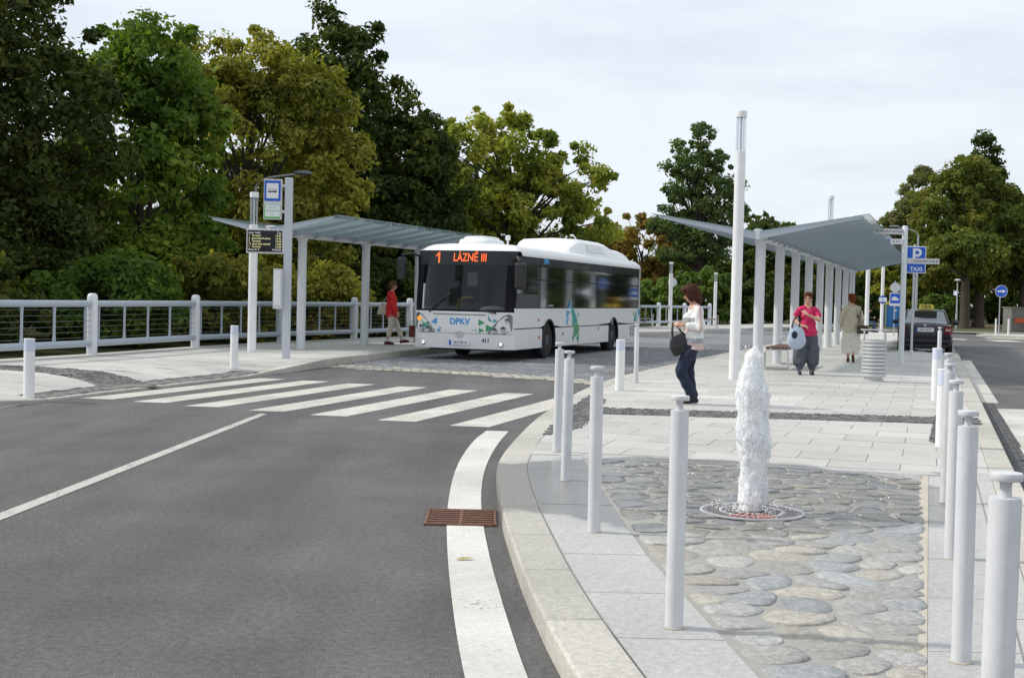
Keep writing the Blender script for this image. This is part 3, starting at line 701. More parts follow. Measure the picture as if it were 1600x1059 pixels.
lamp(-5.93, 29.85, .15, 3.62, .62, 'white lamp column on the left pavement behind the departure display')
lamp(8.35, 69.5, .15, 3.42, .5, 'white lamp column far off by the railing with a round sign on it')
lamp(12.05, 78.1, .15, 3.1, .42, 'white lamp column far off between sweater woman and tall lamp')
for nm, x, y, z, h, lab in (('round', 8.35, 69.5, .15, 2.55, 0),):
    t = thing('stop_disc', 'round grey back of a sign fixed to the far lamp column', 'sign', (8.45, 69.62, z+2.35)); MB().cyl((0, 0, 0), (0, .03, 0), .24, n=24).build('disc', 'signgrey', t)
    MB().box((-.1, .0, 0), (.06, .05, .1)).build('bracket', 'grey', t, 0)
# bus stop pole with disc, right of the shelter
st = thing('stop_pole', 'white bus stop column with round blue and white numbered disc beside the bench', 'bus stop', (19.15, 68, PZ))
MB().lathe([(.085, 0), (.085, 4.3), (0, 4.31)], n=18).build('column', 'white', st, 40)
MB().cyl((0, -.09, 1.72), (0, -.12, 1.72), .21, n=28).build('disc', 'blue', st)
MB().box((0, -.128, 1.72), (.40, .006, .22)).build('white_panel', 'signwhite', st, 0)
tm = text_mb('1', .24); tm.map(lambda x, y, z: (x, -.134, 1.72+y)).build('number', 'navy', st, 0)

# ---- grey curved-arm street lights
def street_light(x, y, h, arm, label, head=1.):
    t = thing('street_light', label, 'street light', (x, y, 0))
    n = 10; pts = [(0, 0, z) for z in np.linspace(0, h-.55, 5)] + [(arm*.42*(1-math.cos(a)), 0, h-.55+.55*math.sin(a)*.72) for a in np.linspace(.2, 1.3, 6)]
    lx, lz = pts[-1][0], pts[-1][2]; pts += [(lx+(arm*.62-lx+arm*.1)*k/3, 0, lz+(h-.05-lz)*k/3) for k in (1, 2, 3)]
    MB().tube(pts, [.075]*3 + [.055]*2 + [.035]*9, 10).build('pole', 'grey', t, 50)
    e = pts[-1]; s = 1 if arm > 0 else -1
    MB().sphere((e[0]+s*.24*head, 0, e[2]+.05), (.34*head, .14, .085), 16, 8).build('lamp_head', mat('lamp_head_grey', (.16, .17, .18), .4), t, 60)
    return t
street_light(-8.9, 45, 5.6, 1.9, 'grey street light with curved arm reaching over the bus stop sign')
street_light(24.6, 80, 6.35, -1.7, 'grey street light with curved arm behind the parking taxi sign')
t = thing('street_light', 'slim grey park lantern on a straight pole right of the taxi', 'street light', (29.8, 88, .06))
MB().tube([(0, 0, 0), (0, 0, 1.0), (0, 0, 1.05), (0, 0, 3.2)], [.075, .075, .05, .04], 10).build('pole', 'grey', t, 40)
MB().lathe([(.05, 3.2), (.2, 3.24), (.22, 3.3), (.12, 3.36), (0, 3.37)], n=16).build('lamp_head', 'signgrey', t, 40)

# ---- shelters: columns, gutter beam, butterfly glass roof
roofglass = glass('roof_glass', (.60, .68, .68), .6, .06, haze=.52, hcol=(.56, .64, .64))
clearglass = glass('edge_glass', (.70, .78, .78), .9, .03, haze=.12, hcol=(.6, .7, .7))
def shelter(label, C0, d, ncol, sp, z, start, length, wl, wr, pitch, zcol=2.68):
    d = Vector((d[0], d[1], 0)).normalized(); rz = math.atan2(d.y, d.x) - pi/2
    t = thing('bus_shelter', label, 'bus shelter', (C0[0], C0[1], z), rz)      # local +y runs along the roof
    for k in range(ncol):
        MB().lathe([(.108, 0), (.108, zcol)], (0, k*sp, 0), n=24).build('column', 'post', t, 40)
        MB().lathe([(.13, zcol), (.14, zcol+.06), (.10, zcol+.12)], (0, k*sp, 0), n=20).build('column_head', 'post', t, 40)
    y0, y1 = start, start+length
    MB().cyl((0, y0+.03, zcol+.17), (0, y1-.03, zcol+.17), .115, n=20).build('gutter_beam', 'post', t)
    zr = zcol+.215; n = round(length/pitch); pp = length/n
    for s, w in ((-1, wl), (1, wr)):
        rise = .165*w; sl = math.atan2(rise, w)
        def P(u, y, dz=0.): return (s*(.05+u*w), y, zr+u*rise+dz)
        for k in range(n):
            a, b = y0+k*pp+.008, y0+(k+1)*pp-.008
            for u0, u1, m in ((0, .86, roofglass), (.862, 1, clearglass)):
                vs = [P(u0, a), P(u1, a), P(u1, b), P(u0, b), P(u0, a, .018), P(u1, a, .018), P(u1, b, .018), P(u0, b, .018)]
                MB().add(vs, [(3, 2, 1, 0), (4, 5, 6, 7), (0, 1, 5, 4), (1, 2, 6, 5), (2, 3, 7, 6), (3, 0, 4, 7)]).build('glass_panel' if u0 == 0 else 'edge_glass', m, t, 0)
        for k in range(n+1):
            y = min(max(y0+k*pp, y0+.03), y1-.03); q = []
            for u, hgt in ((0, .15), (.93, .045)):
                q += [P(u, y-.016, -.003), P(u, y+.016, -.003), P(u, y+.016, -.003-hgt), P(u, y-.016, -.003-hgt)]
            MB().add(q, [(0, 1, 5, 4), (1, 2, 6, 5), (2, 3, 7, 6), (3, 0, 4, 7), (3, 2, 1, 0), (4, 5, 6, 7)]).build('rib', 'rail', t, 0)
        MB().tube([P(.06, y0+.05, -.06), P(.06, y1-.05, -.06)], .035, 8).build('purlin', 'rail', t)
    return t
shelter('long right shelter of white columns under a butterfly glass roof', (5.24, 27.9), (.321, .947), 9, 3.22, PZ, -.6, 27.4, 2.2, 2.2, .95)
shelter('left shelter of white columns with glass butterfly roof behind the bus stop sign', (-5.12, 31.75), (.34, .94), 3, 3.45, .15, -1.65, 9.3, 1.55, 1.75, 1.0, 2.62)

# ---- benches
def make_bench(label):
    t = thing('bench', label, 'bench', group='wooden benches with steel frames')
    for k in range(6): MB().box((0, -.2+k*.08, .462), (1.5, .064, .045)).build('seat_slat', 'wood', t, 0, bevel=.006)
    for x in (-.72, .72):
        MB().tube([(x, -.26, .035), (x, .22, .035), (x, .25, .07), (x, .25, .40), (x, .22, .432), (x, -.22, .432), (x, -.25, .40), (x, -.25, .0)], .022, 8).build('leg_frame', 'steel', t, 50)
    for x in (.72,):
        MB().tube([(x+.02, -.24, .44), (x+.02, -.24, .62), (x+.02, -.2, .66), (x+.02, .2, .66), (x+.02, .24, .62), (x+.02, .24, .44)], .016, 8).build('armrest', 'steel', t, 50)
    MB().box((0, .21, .43), (1.42, .03, .03)).build('rail', 'steel', t, 0); MB().box((0, -.21, .43), (1.42, .03, .03)).build('rail', 'steel', t, 0)
    return t
bn = make_bench('dark wooden slat bench under the right shelter by the first columns'); bn.location = (6.02, 28.98, PZ); bn.rotation_euler = (0, 0, R(70.5))
dup(bn, (6.35, 66.2, .15), R(-8), 'wooden bench far off by the railing just right of the bus rear')
dup(bn, (9.9, 68.0, .15), R(-20), 'wooden bench far off behind the woman in the striped sweater')
dup(bn, (18.6, 68.9, PZ), R(2), 'bench far off under the seated person by the blue cabin'); bn.scale = (1.5, 1, 1)

# ---- slatted steel litter bin
t = thing('litter_bin', 'silver slatted litter bin with flat top bar standing on the island', 'litter bin', (6.78, 24.5, PZ), R(-20))
MB().lathe([(.20, 0), (.20, .03), (.17, .05), (.17, .10)], n=28).build('base', 'silver', t, 40)
MB().lathe([(.185, .10), (.185, .78)], n=24).build('liner', mat('bin_liner', (.12, .12, .12), .6), t, 40)
for k in range(10):
    z0, z1 = .10+k*.0695, .10+k*.0695+.056
    for a0, a1 in ((-158, 62), (78, 186)):
        A = [R(a0+(a1-a0)*i/20-40) for i in range(21)]
        mb = MB(); mb.add([(r*math.cos(a), r*math.sin(a), z) for a in A for r, z in ((.222, z0), (.222, z1), (.214, z1), (.214, z0))], [(i*4+j, i*4+(j+1) % 4, i*4+4+(j+1) % 4, i*4+4+j) for i in range(20) for j in range(4)] + [(0, 3, 2, 1), (80, 81, 82, 83)])
        mb.build('slat', 'silver', t, 40)
for a in (70-40, -166-40):
    for s in (-5, 5): MB().cyl((.224*math.cos(R(a+s)), .224*math.sin(R(a+s)), .09), (.224*math.cos(R(a+s)), .224*math.sin(R(a+s)), .80), .011, n=8).build('upright', 'silver', t)
    MB().cyl((.215*math.cos(R(a)), .215*math.sin(R(a)), .10), (.215*math.cos(R(a)), .215*math.sin(R(a)), .95), .018, n=10).build('upright', 'silver', t)
MB().box((0, 0, .965), (.50, .14, .025), R(28)).build('top_bar', 'silver', t, 0, bevel=.006)

# ---- bus stop totem with sign, name plate, departure display and timetable case
t = thing('bus_stop_sign', 'grey bus stop post carrying blue stop sign, departure display and timetable case', 'bus stop sign', (-4.67, 27.1, zp(-4.67, 27.1)), R(-2))
MB().box((0, 0, 1.86), (.155, .10, 3.72)).build('post', mat('totem_grey', (.52, .55, .59), .4, var=.03), t, 0, bevel=.012)
def cab(x, z, w, h, name, m, y=0., d=.06): return MB().box((x, y, z), (w, d, h)).build(name, m, t, 0, bevel=.006)
s = cab(-.33, 3.27, .375, .83, 'sign_case', 'signgrey')
def flat(parent, name, m, x, z, w, h, y): return MB().box((x, y, z), (w, .004, h)).build(name, m, parent, 0)
flat(s, 'stop_sign', 'blue', -.335, 3.445, .335, .42, -.033); flat(s, 'sign_field', 'signwhite', -.335, 3.445, .25, .31, -.037)
def flatpoly(parent, name, m, pts, y):
    n = len(pts); pts = pts if area(pts) > 0 else pts[::-1]
    MB().add([(x, y, z) for x, z in pts], [tuple(range(n))]).build(name, m, parent, 0)
bx, bz = -.335, 3.435
for p in ([(bx-.09, bz-.018), (bx+.09, bz-.018), (bx+.095, bz+.008), (bx+.09, bz+.012), (bx-.09, bz+.005), (bx-.095, bz-.01)],): flatpoly(s, 'bus_symbol', 'ink', p, -.0405)
for (x0, z0, x1, z1) in ((-.085, .005, -.08, .045), (.08, .005, .085, .045), (-.085, .043, .085, .048), (-.04, .005, -.036, .045), (.0, .005, .004, .045), (.04, .005, .044, .045)):
    flatpoly(s, 'bus_symbol', 'ink', [(bx+x0, bz+z0), (bx+x1, bz+z0), (bx+x1, bz+z1), (bx+x0, bz+z1)], -.0405)
for x in (-.05, .055): MB().cyl((bx+x, -.0392, bz-.024), (bx+x, -.0412, bz-.024), .012, n=12).build('bus_symbol', 'ink', s, 0)
flat(s, 'plate_border', 'green', -.335, 3.015, .335, .275, -.033); flat(s, 'name_plate', mat('plate_pale', (.72, .80, .78), .4), -.328, 3.03, .305, .235, -.037)
for tx, sz, zz in (('LINKA TYPU', .03, 3.10), ('DOLNÍ NÁDRAŽÍ', .036, 3.03), ('DPKV', .026, 2.955)): text_mb(tx, sz).map(lambda x, y, z: (-.33+x, -.0405, zz+y)).build('lettering', 'ink', s, 0)
dsp = cab(-.455, 2.405, .80, .505, 'departure_display', 'signgrey', d=.10); flat(dsp, 'screen', mat('screen_black', (.012, .012, .016), .25), -.47, 2.405, .72, .44, -.053)
rows = [('Linka  Směr', 'Čas', 'ledw'), ('1   Terminál', '13:47', 'led'), ('4   Stará Role-Kotelna', '13:52', 'led'), ('2   Terminál', '13:52', 'led'), ('12  Stará Role-nádraží', '13:58', 'led'), ('1   Terminál', '13:59', 'led'), ('Dnes 16. 9.', '13:46:25', 'ledw')]
for i, (a, b, m) in enumerate(rows):
    z = 2.575-i*.0575
    text_mb(a, .056, 'LEFT').map(lambda x, y, zz: (-.81+x*.9, -.0565, z+y)).build('lettering', m, dsp, 0); text_mb(b, .056, 'RIGHT').map(lambda x, y, zz: (-.13+x, -.0565, z+y)).build('lettering', m, dsp, 0)
for z in (3.55, 3.02, 2.52, 2.30): MB().cyl((-.16, 0, z), (-.05, 0, z), .03, n=10).build('bracket', 'signgrey', t)
tt = cab(-.16, 1.43, .17, .82, 'timetable_case', 'signgrey', y=-.02, d=.42); flat(tt, 'timetable', 'signwhite', -.16, 1.45, .13, .70, -.233)

# ---- finger post
t = thing('finger_post', 'pale direction post with three finger signs right of the litter bin', 'direction sign', (9.5, 31.95, PZ), R(3))
MB().lathe([(.066, 0), (.066, 3.36), (.06, 3.37), (0, 3.372)], n=20).build('post', 'post', t, 40)
def finger(x0, x1, z, h, tx, tilt=0., m='signgrey', ts=.07):
    o = MB().box(((x0+x1)/2, -.03, z), (abs(x1-x0), .03, h)).build('finger_sign', m, t, 0, bevel=.004); o.rotation_euler = (0, tilt, 0) if 0 else (0, 0, 0)
    s = 1 if x1 > 0 else -1; e = x1-s*.06
    MB().add([(e+s*.02, -.049, z), (e-s*.025, -.049, z+.033), (e-s*.012, -.049, z), (e-s*.025, -.049, z-.033)], [(0, 1, 2, 3)]).build('arrow', 'ink', o, 0)
    text_mb(tx, ts, 'LEFT' if s < 0 else 'RIGHT').map(lambda x, y, zz: (e-s*.055+x, -.0485, z+y)).build('lettering', 'ink', o, 0)
finger(-.06, -.78, 3.22, .135, 'LÁZEŇSKÉ CENTRUM', ts=.062); finger(-.06, -.36, 2.98, .13, 'TAXI', m='signwhite', ts=.05); finger(.06, .86, 2.52, .135, 'BUZULUCKÁ ULICE', ts=.06)
# ---- taxi parking sign
t = thing('parking_sign', 'blue P TAXI parking sign on a galvanised pole in front of the taxi', 'sign', (11.9, 39.0, PZ), R(4))
MB().cyl((0, 0, 0), (0, 0, 3.25), .034, n=14).build('pole', 'silver', t); MB().lathe([(.10, 0), (.10, .02), (.06, .04), (.05, .12)], n=16).build('base_plate', 'silver', t, 40)
sp_ = MB().box((.03, -.05, 2.80), (.60, .02, .80)).build('sign_plate', 'signwhite', t, 0, bevel=.008)
MB().box((.03, -.062, 2.80), (.545, .006, .745)).build('blue_field', 'blue', sp_, 0)
text_mb('P', .62, bold=.012).map(lambda x, y, z: (.04+x*.95, -.067, 2.90+y*.95)).build('lettering', 'signwhite', sp_, 0)
text_mb('TAXI', .17, bold=.004).map(lambda x, y, z: (.035+x, -.067, 2.515+y)).build('lettering', 'signwhite', sp_, 0)
# ---- keep-right sign across the road
t = thing('traffic_sign', 'round blue sign with white right arrow on a grey pole across the road', 'sign', (26.55, 71.5, .11))
MB().cyl((0, 0, 0), (0, 0, 2.35), .03, n=12).build('pole', 'grey', t)
dd = MB().cyl((.05, -.04, 2.35), (.05, -.06, 2.35), .335, n=36).build('sign_disc', 'signwhite', t); MB().cyl((.05, -.061, 2.35), (.05, -.066, 2.35), .31, n=36).build('blue_field', 'blue', dd)
MB().add([(.05+x, -.07, 2.35+z) for x, z in ((-.22, -.045), (.06, -.045), (.06, -.11), (.24, 0), (.06, .11), (.06, .045), (-.22, .045))], [tuple(range(7))]).build('arrow', 'signwhite', dd, 0)
# ---- small parking sign behind the finger post
t = thing('traffic_sign', 'small sign with rounded top and blue field half hidden behind the direction post', 'sign', (18.2, 62.5, PZ))
MB().cyl((0, 0, 0), (0, 0, 2.6), .03, n=10).build('pole', 'grey', t)
MB().lathe([(.0, 0), (.24, 0), (.24, .02), (0, .02)], n=28).map(lambda x, y, z: (x, -.035-z, 2.28+y)).build('round_plate', 'signgrey', t, 30)
pl_ = MB().box((0, -.045, 1.72), (.52, .02, .62)).build('lower_plate', 'signwhite', t, 0, bevel=.006); MB().box((0, -.058, 1.76), (.46, .006, .46)).build('blue_field', 'blue', pl_, 0)
MB().add([(x, -.063, 1.76+z) for x, z in ((-.17, -.09), (.17, -.09), (.17, .0), (.09, .02), (.04, .09), (-.1, .09), (-.17, .0))], [tuple(range(7))]).build('car_symbol', 'signwhite', pl_, 0)
# ---- blue mobile cabin
t = thing('toilet_cabin', 'blue mobile toilet cabin with domed yellow roof beyond the shelter', 'cabin', (26.4, 91, .0), R(-14))
cab_m = mat('cabin_blue', (.02, .15, .42), .45, var=.06); MB().box((0, 0, .80), (1.12, 1.1, 1.6)).build('body', cab_m, t, 0, bevel=.03)
mb = MB(); n = 12; pr = [(.60*math.cos(pi*i/n), 1.60+.26*math.sin(pi*i/n)**.8) for i in range(n+1)]
mb.add([(x, y, z) for y in (-.6, .6) for x, z in pr], [(i, i+1, n+2+i, n+1+i) for i in range(n)] + [tuple(range(n+1)), tuple(range(n+1, 2*n+2))[::-1]]); mb.build('roof', mat('cabin_yellow', (.62, .56, .10), .5), t, 40)
MB().box((.05, -.556, .78), (.74, .02, 1.48)).build('door', mat('cabin_door', (.025, .19, .50), .45), t, 0, bevel=.01); MB().box((.12, -.57, 1.2), (.2, .012, .12)).build('notice', 'signwhite', t, 0)
MB().box((-.5, -.556, .8), (.09, .02, 1.6)).build('corner_post', mat('cabin_yellow2', (.45, .47, .22), .5), t, 0); MB().box((.34, -.575, .8), (.04, .02, .12)).build('handle', 'dark', t, 0)
# ---- site cabinet and machine at the far right
t = thing('site_hut', 'grey weathered hut with orange panel across the road among trees', 'hut', (32.2, 84, .06), R(4))
MB().box((0, 0, .75), (1.05, 1.2, 1.5)).build('body', mat('hut_grey', (.17, .17, .155), .9, var=.4), t, 0); MB().box((.05, -.63, .72), (.7, .05, .3)).build('panel', mat('hut_orange', (.55, .10, .03), .6), t, 0); MB().box((0, 0, 1.53), (1.15, 1.3, .07)).build('roof', mat('hut_roof', (.22, .2, .17), .8), t, 0)
t = thing('yellow_machine', 'small yellow construction machine at the right photo edge across the road', 'machine', (33.5, 83, .06), R(-6))
MB().box((.4, 0, .55), (2.0, 1.4, .7)).build('chassis', mat('mach_dark', (.02, .02, .025), .6), t, 0, bevel=.05); t.scale = (.6, .6, .75); yel = mat('mach_yellow', (.62, .42, .03), .5); MB().box((.7, 0, 1.2), (1.3, 1.3, .6)).build('body', yel, t, 0, bevel=.06)
MB().box((-.2, 0, 1.85), (.08, 1.2, .06)).build('roof', yel, t, 0); MB().box((.3, 0, 2.05), (1.2, 1.3, .10)).build('canopy', yel, t, 0)
for x in (-.2, .85):
    for y in (-.58, .58): MB().cyl((x, y, 1.3), (x, y, 2.02), .04, n=8).build('pillar', yel, t)
for x in (-.3, 1.1): MB().cyl((x, -.75, .36), (x, .75, .36), .36, n=18).build('wheel', 'rubber', t)

# ---- fountain: round grate and a foaming jet
t = thing('fountain_grate', 'round slotted metal grate in the stones under the water jet', 'grate', (FC[0], FC[1], PZ))
MB().lathe([(.0, -.004), (.345, -.004)], n=40).build('pit', 'pit', t, 0)
def ringbar(r0, r1, m='grate', nm='ring'): MB().add([(r*math.cos(2*pi*i/48), r*math.sin(2*pi*i/48), z) for i in range(48) for r, z in ((r0, .002), (r0, .012), (r1, .012), (r1, .002))], [(i*4+j, ((i+1) % 48)*4+j, ((i+1) % 48)*4+(j+1) % 4, i*4+(j+1) % 4) for i in range(48) for j in range(4)]).build(nm, m, t, 40)
ringbar(.335, .352, 'silver'); ringbar(.305, .332); ringbar(.205, .222, 'silver'); ringbar(.09, .105, 'silver')
for k in range(44):
    a = 2*pi*k/44; red = 225 < math.degrees(a) < 300
    for r0, r1 in ((.224, .303), (.108, .203)):
        if r1 < .21 and k % 2: continue
        w = .0125; MB().box(((r0+r1)/2*math.cos(a), (r0+r1)/2*math.sin(a), .007), (r1-r0, w*2 if r1 < .21 else w*1.9, .009), a).build('bar', 'grate_red' if red else 'grate', t, 0)
water = bpy.data.materials.new('foaming_water'); water.use_nodes = True
_b = water.node_tree.nodes['Principled BSDF']; _b.inputs['Base Color'].default_value = (.95, .96, .97, 1); _b.inputs['Roughness'].default_value = .6
_b.inputs['Subsurface Weight'].default_value = .7; _b.inputs['Subsurface Radius'].default_value = (.06, .065, .07); _b.inputs['Subsurface Scale'].default_value = .5
_n = water.node_tree.nodes.new('ShaderNodeTexNoise'); _n.inputs['Scale'].default_value = 110; _n.inputs['Detail'].default_value = 6
_m = water.node_tree.nodes.new('ShaderNodeMapping'); _m.inputs['Scale'].default_value = (1, 1, .3); _g = water.node_tree.nodes.new('ShaderNodeNewGeometry'); _u = water.node_tree.nodes.new('ShaderNodeBump'); _u.inputs['Strength'].default_value = .45; _u.inputs['Distance'].default_value = .012
for a_, b_ in ((_g.outputs['Position'], _m.inputs[0]), (_m.outputs[0], _n.inputs['Vector']), (_n.outputs['Fac'], _u.inputs['Height']), (_u.outputs[0], _b.inputs['Normal'])): water.node_tree.links.new(a_, b_)
def remesh(mb, vox, smooth_it=4, fac=.5):
    me = bpy.data.meshes.new('shape'); me.from_pydata(mb.v, [], mb.f); o = bpy.data.objects.new('shape', me); COL.objects.link(o)
    r = o.modifiers.new('r', 'REMESH'); r.mode = 'VOXEL'; r.voxel_size = vox
    if smooth_it: s_ = o.modifiers.new('s', 'SMOOTH'); s_.iterations = smooth_it; s_.factor = fac
    out = bpy.data.meshes.new_from_object(o.evaluated_get(bpy.context.evaluated_depsgraph_get())); bpy.data.objects.remove(o); bpy.data.meshes.remove(me); return out
jet = thing('water_jet', 'white foaming water jet rising from the round grate', 'fountain', (FC[0]-.01, FC[1], PZ+.012))
rj = random.Random(5); mb = MB(); H = 1.10
def rad(z): u = z/H; return .089 + .013*math.sin(u*5.2-1.2) + .007*math.sin(u*19) - .018*min(1, max(0, u-.74)/.16) - (.008 if u < .05 else 0)
def cxz(z): return .014*math.sin(z*5.2) + .010*max(0, z-.6)
from mathutils import noise as mnoise
def shell(f, amp, fine, seed, h0=0., h1=H, na=96, nz_=170, close=True):
    q = MB(); o_ = Vector((seed*7.3, seed*3.1, 0))
    for k in range(nz_+1):
        z = h0+(h1-h0)*k/nz_; u = z/H
        for i in range(na):
            a = 2*pi*i/na; p = Vector((math.cos(a), math.sin(a), 0)); r = rad(z)*f
            r *= 1 + amp*mnoise.noise(p*1.5+Vector((0, 0, z*5))+o_) + amp*.8*mnoise.noise(p*4+Vector((0, 0, z*13))+o_) + fine*mnoise.noise(p*11+Vector((0, 0, z*38))+o_) + fine*.7*mnoise.noise(p*24+Vector((0, 0, z*80))+o_)
            zz = z
            if close and u > .91: r *= max(.03, 1-((u-.91)/.09)**5)*.99; zz += .03*mnoise.noise(p*3+o_)
            q.v.append((cxz(z)+r*math.cos(a), r*math.sin(a), zz))
    q.f = [(k*na+i, k*na+(i+1) % na, (k+1)*na+(i+1) % na, (k+1)*na+i) for k in range(nz_) for i in range(na)]; return q
veil = bpy.data.materials.new('water_veil'); veil.use_nodes = True; _t = veil.node_tree; _t.nodes.clear(); _N = _t.nodes.new; _K = _t.links.new
_o = _N('ShaderNodeOutputMaterial'); _tr = _N('ShaderNodeBsdfTransparent'); _df = _N('ShaderNodeBsdfDiffuse'); _df.inputs[0].default_value = (.96, .97, .98, 1); _tl = _N('ShaderNodeBsdfTranslucent'); _tl.inputs[0].default_value = (.92, .94, .96, 1)
_a = _N('ShaderNodeMixShader'); _a.inputs[0].default_value = .5; _x = _N('ShaderNodeMixShader'); _tc = _N('ShaderNodeTexCoord'); _mp = _N('ShaderNodeMapping'); _mp.inputs['Scale'].default_value = (1, 1, .32); _nz = _N('ShaderNodeTexNoise'); _nz.inputs['Scale'].default_value = 42; _nz.inputs['Detail'].default_value = 7; _nz.inputs['Roughness'].default_value = .65
_mr = _N('ShaderNodeMapRange'); _mr.inputs[1].default_value = .40; _mr.inputs[2].default_value = .60; _mr.inputs[4].default_value = .9
for a_, b_ in ((_tc.outputs['Object'], _mp.inputs[0]), (_mp.outputs[0], _nz.inputs['Vector']), (_nz.outputs['Fac'], _mr.inputs[0]), (_mr.outputs[0], _x.inputs[0]), (_df.outputs[0], _a.inputs[1]), (_tl.outputs[0], _a.inputs[2]), (_tr.outputs[0], _x.inputs[1]), (_a.outputs[0], _x.inputs[2]), (_x.outputs[0], _o.inputs[0])): _K(a_, b_)
shell(.92, .17, .06, 1).build('water_column', water, jet, 180)
shell(.98, .20, .085, 2, .0, H*.97, close=False).build('water_veil', veil, jet, 180)
shell(1.04, .26, .11, 3, .0, H*.90, close=False).build('water_veil', veil, jet, 180)
dr = MB()
for k in range(420):
    z = rj.uniform(0, H+.03); a = rj.uniform(0, 2*pi); r = rad(min(z, H))*rj.uniform(1.0, 1.22) + (.07*rj.random()**4); s = rj.uniform(.0015, .0042)
    dr.sphere((cxz(z)+r*math.cos(a), r*math.sin(a), z), (s, s, s*rj.uniform(1, 2.2)), 6, 4)
for k in range(200):
    a = rj.uniform(0, 2*pi); r = .1+.24*rj.random()**1.5; s = rj.uniform(.002, .006); dr.sphere((r*math.cos(a), r*math.sin(a), .004+rj.random()**3*.06), (s, s, s), 6, 4)
o = dr.build('droplets', water, jet, 180); o['kind'] = 'stuff'
# ================================================================== BUS
# local frame: x runs back from the front corner, y to the bus's left (right in the photo), z up
BUSR = math.atan2(.942, .336)
bus = thing('city_bus', 'white single-deck city bus with dark windows and lit orange route display', 'bus', (.043-1.25*.942, 30.5+1.25*.336, 0), BUSR)
bwhite = mat('bus_white', (.84, .845, .835), .28, var=.03, scale=1.2); M['bwhite'] = bwhite
bblack = mat('bus_black_gloss', (.012, .013, .015), .6, spec=.10); bdark = mat('bus_interior', (.035, .037, .04), .7); bgrey = mat('bus_grey', (.10, .10, .11), .6)
wglass = glass('bus_glass', (.30, .34, .33), .55, .05)
doorglass = glass('bus_door_glass', (.22, .25, .25), .04, .2)
wsglass = glass('bus_windscreen', (.55, .60, .58), .45, .02)
Ln = 12.0
# NB local y is mirrored: +y_local (after rotation by BUSR) points to the photo's left, so sides use Y() below
def Y(y): return -y
def bb(mb, name, m, parent=bus, smooth=35, bevel=0.):
    mb.v = [(x, -y, z) for x, y, z in mb.v]; mb.f = [f[::-1] for f in mb.f]; return mb.build(name, m, parent, smooth, bevel)
def fx(y, z):
    a = abs(y)/1.25; return .10*a*a + .13*a**8 - .22 + (.11*(z-1.2) if z > 1.2 else (.03*(.75-z)/.45 if z < .75 else 0))
def front(name, ys, zs, m, dx=0., parent=bus, outline=None):
    ny, nz_ = len(ys), len(zs); mb = MB()
    mb.add([(fx(y, z)+dx, y, z) for z in zs for y in ys], [(j*ny+i, j*ny+i+1, (j+1)*ny+i+1, (j+1)*ny+i) for j in range(nz_-1) for i in range(ny-1)])
    return bb(mb, name, m, parent, 40)
YS = [1.25*math.sin(pi/2*t) for t in np.linspace(-1, 1, 41)]
def ysr(a, b, n=24): return list(np.linspace(a, b, n))
front('front_panel', YS, [.66, .75, .9, 1.05, 1.17], bwhite)
bmp = front('bumper', YS, [.30, .36, .48, .60, .652], bwhite, -.012)
front('bumper_lip', YS, [.652, .66], bgrey, .005)
ws = front('windscreen', [y for y in YS if abs(y) < 1.21], [1.215, 1.5, 1.8, 2.1, 2.26], wsglass, .004)
front('windscreen_frame', YS, [1.17, 1.185, 1.215], bblack, -.002)
for s in (-1, 1): front('windscreen_frame', sorted([s*y for y in np.linspace(1.05, 1.25, 8)]), [1.215, 1.5, 1.8, 2.1, 2.26], bblack, -.003)
dp = front('destination_display', YS, [2.262, 2.35, 2.5, 2.60], mat('display_glass', (.022, .026, .028), .25, spec=.3), 0.)
def ftext(s, size, y, z, m, parent, dx=-.006, sx=1., align='CENTER', bold=0.):
    mb = text_mb(s, size, align, bold); mb.v = [(fx(y+p[0]*sx, z+p[1])+dx, y+p[0]*sx, z+p[1]) for p in mb.v]
    return bb(mb, 'lettering', m, parent, 0)
orange = mat('led_orange', (.6, .1, .02), .5, emit=(1., .13, .02, 1.15))
one = MB(); one.add([(fx(-.68+a, 2.43+b)-.006, -.68+a, 2.43+b) for a, b in ((.012, -.125), (.05, -.125), (.05, .125), (.02, .125), (-.055, .055), (-.055, .015), (.012, .07))], [(0, 1, 2, 6), (2, 3, 4, 5, 6)]); bb(one, 'lettering', orange, dp, 0); ftext('LÁZNĚ III', .27, .14, 2.43, orange, dp, sx=.74, bold=.002)
ftext('DPKV', .20, -.03, .93, mat('dpkv_blue', (.03, .30, .72), .4), bus, sx=1.0, bold=.006)
ftext('411', .125, .62, .50, 'navy', bus, -.018, bold=.004)
pln = MB().box((0, 0, 0), (.02, .52, .115)); pln.v = [(x+fx(0, .44)-.03, y-.02, z+.44) for x, y, z in pln.v]; pl = bb(pln, 'licence_plate', 'signwhite', bus, 0)
pb = MB().box((0, 0, 0), (.02, .05, .112)); pb.v = [(x+fx(0, .44)-.032, y-.255, z+.44) for x, y, z in pb.v]; bb(pb, 'plate_band', 'blue', pl, 0)
mb = text_mb('3K9 8914', .095); mb.v = [(fx(0, .44)-.0415, p[0]*.92, .44+p[1]) for p in mb.v]; bb(mb, 'lettering', 'navy', pl, 0)
for r0, r1 in ((.075, .095),):
    mb = MB(); n = 28; mb.add([(fx(0, .64)-dx, r*math.cos(2*pi*i/n)-.03, .635+r*math.sin(2*pi*i/n)*.85) for i in range(n) for r, dx in ((r0, .02), (r0, .034), (r1, .034), (r1, .02))], [(i*4+j, ((i+1) % n)*4+j, ((i+1) % n)*4+(j+1) % 4, i*4+(j+1) % 4) for i in range(n) for j in range(4)]); bb(mb, 'emblem', 'steel', bus, 40)
MB_ = MB().sphere((fx(0, .635)-.012, -.03, .635), (.012, .045, .045), 12, 8); bb(MB_, 'emblem', 'steel', bus, 60)
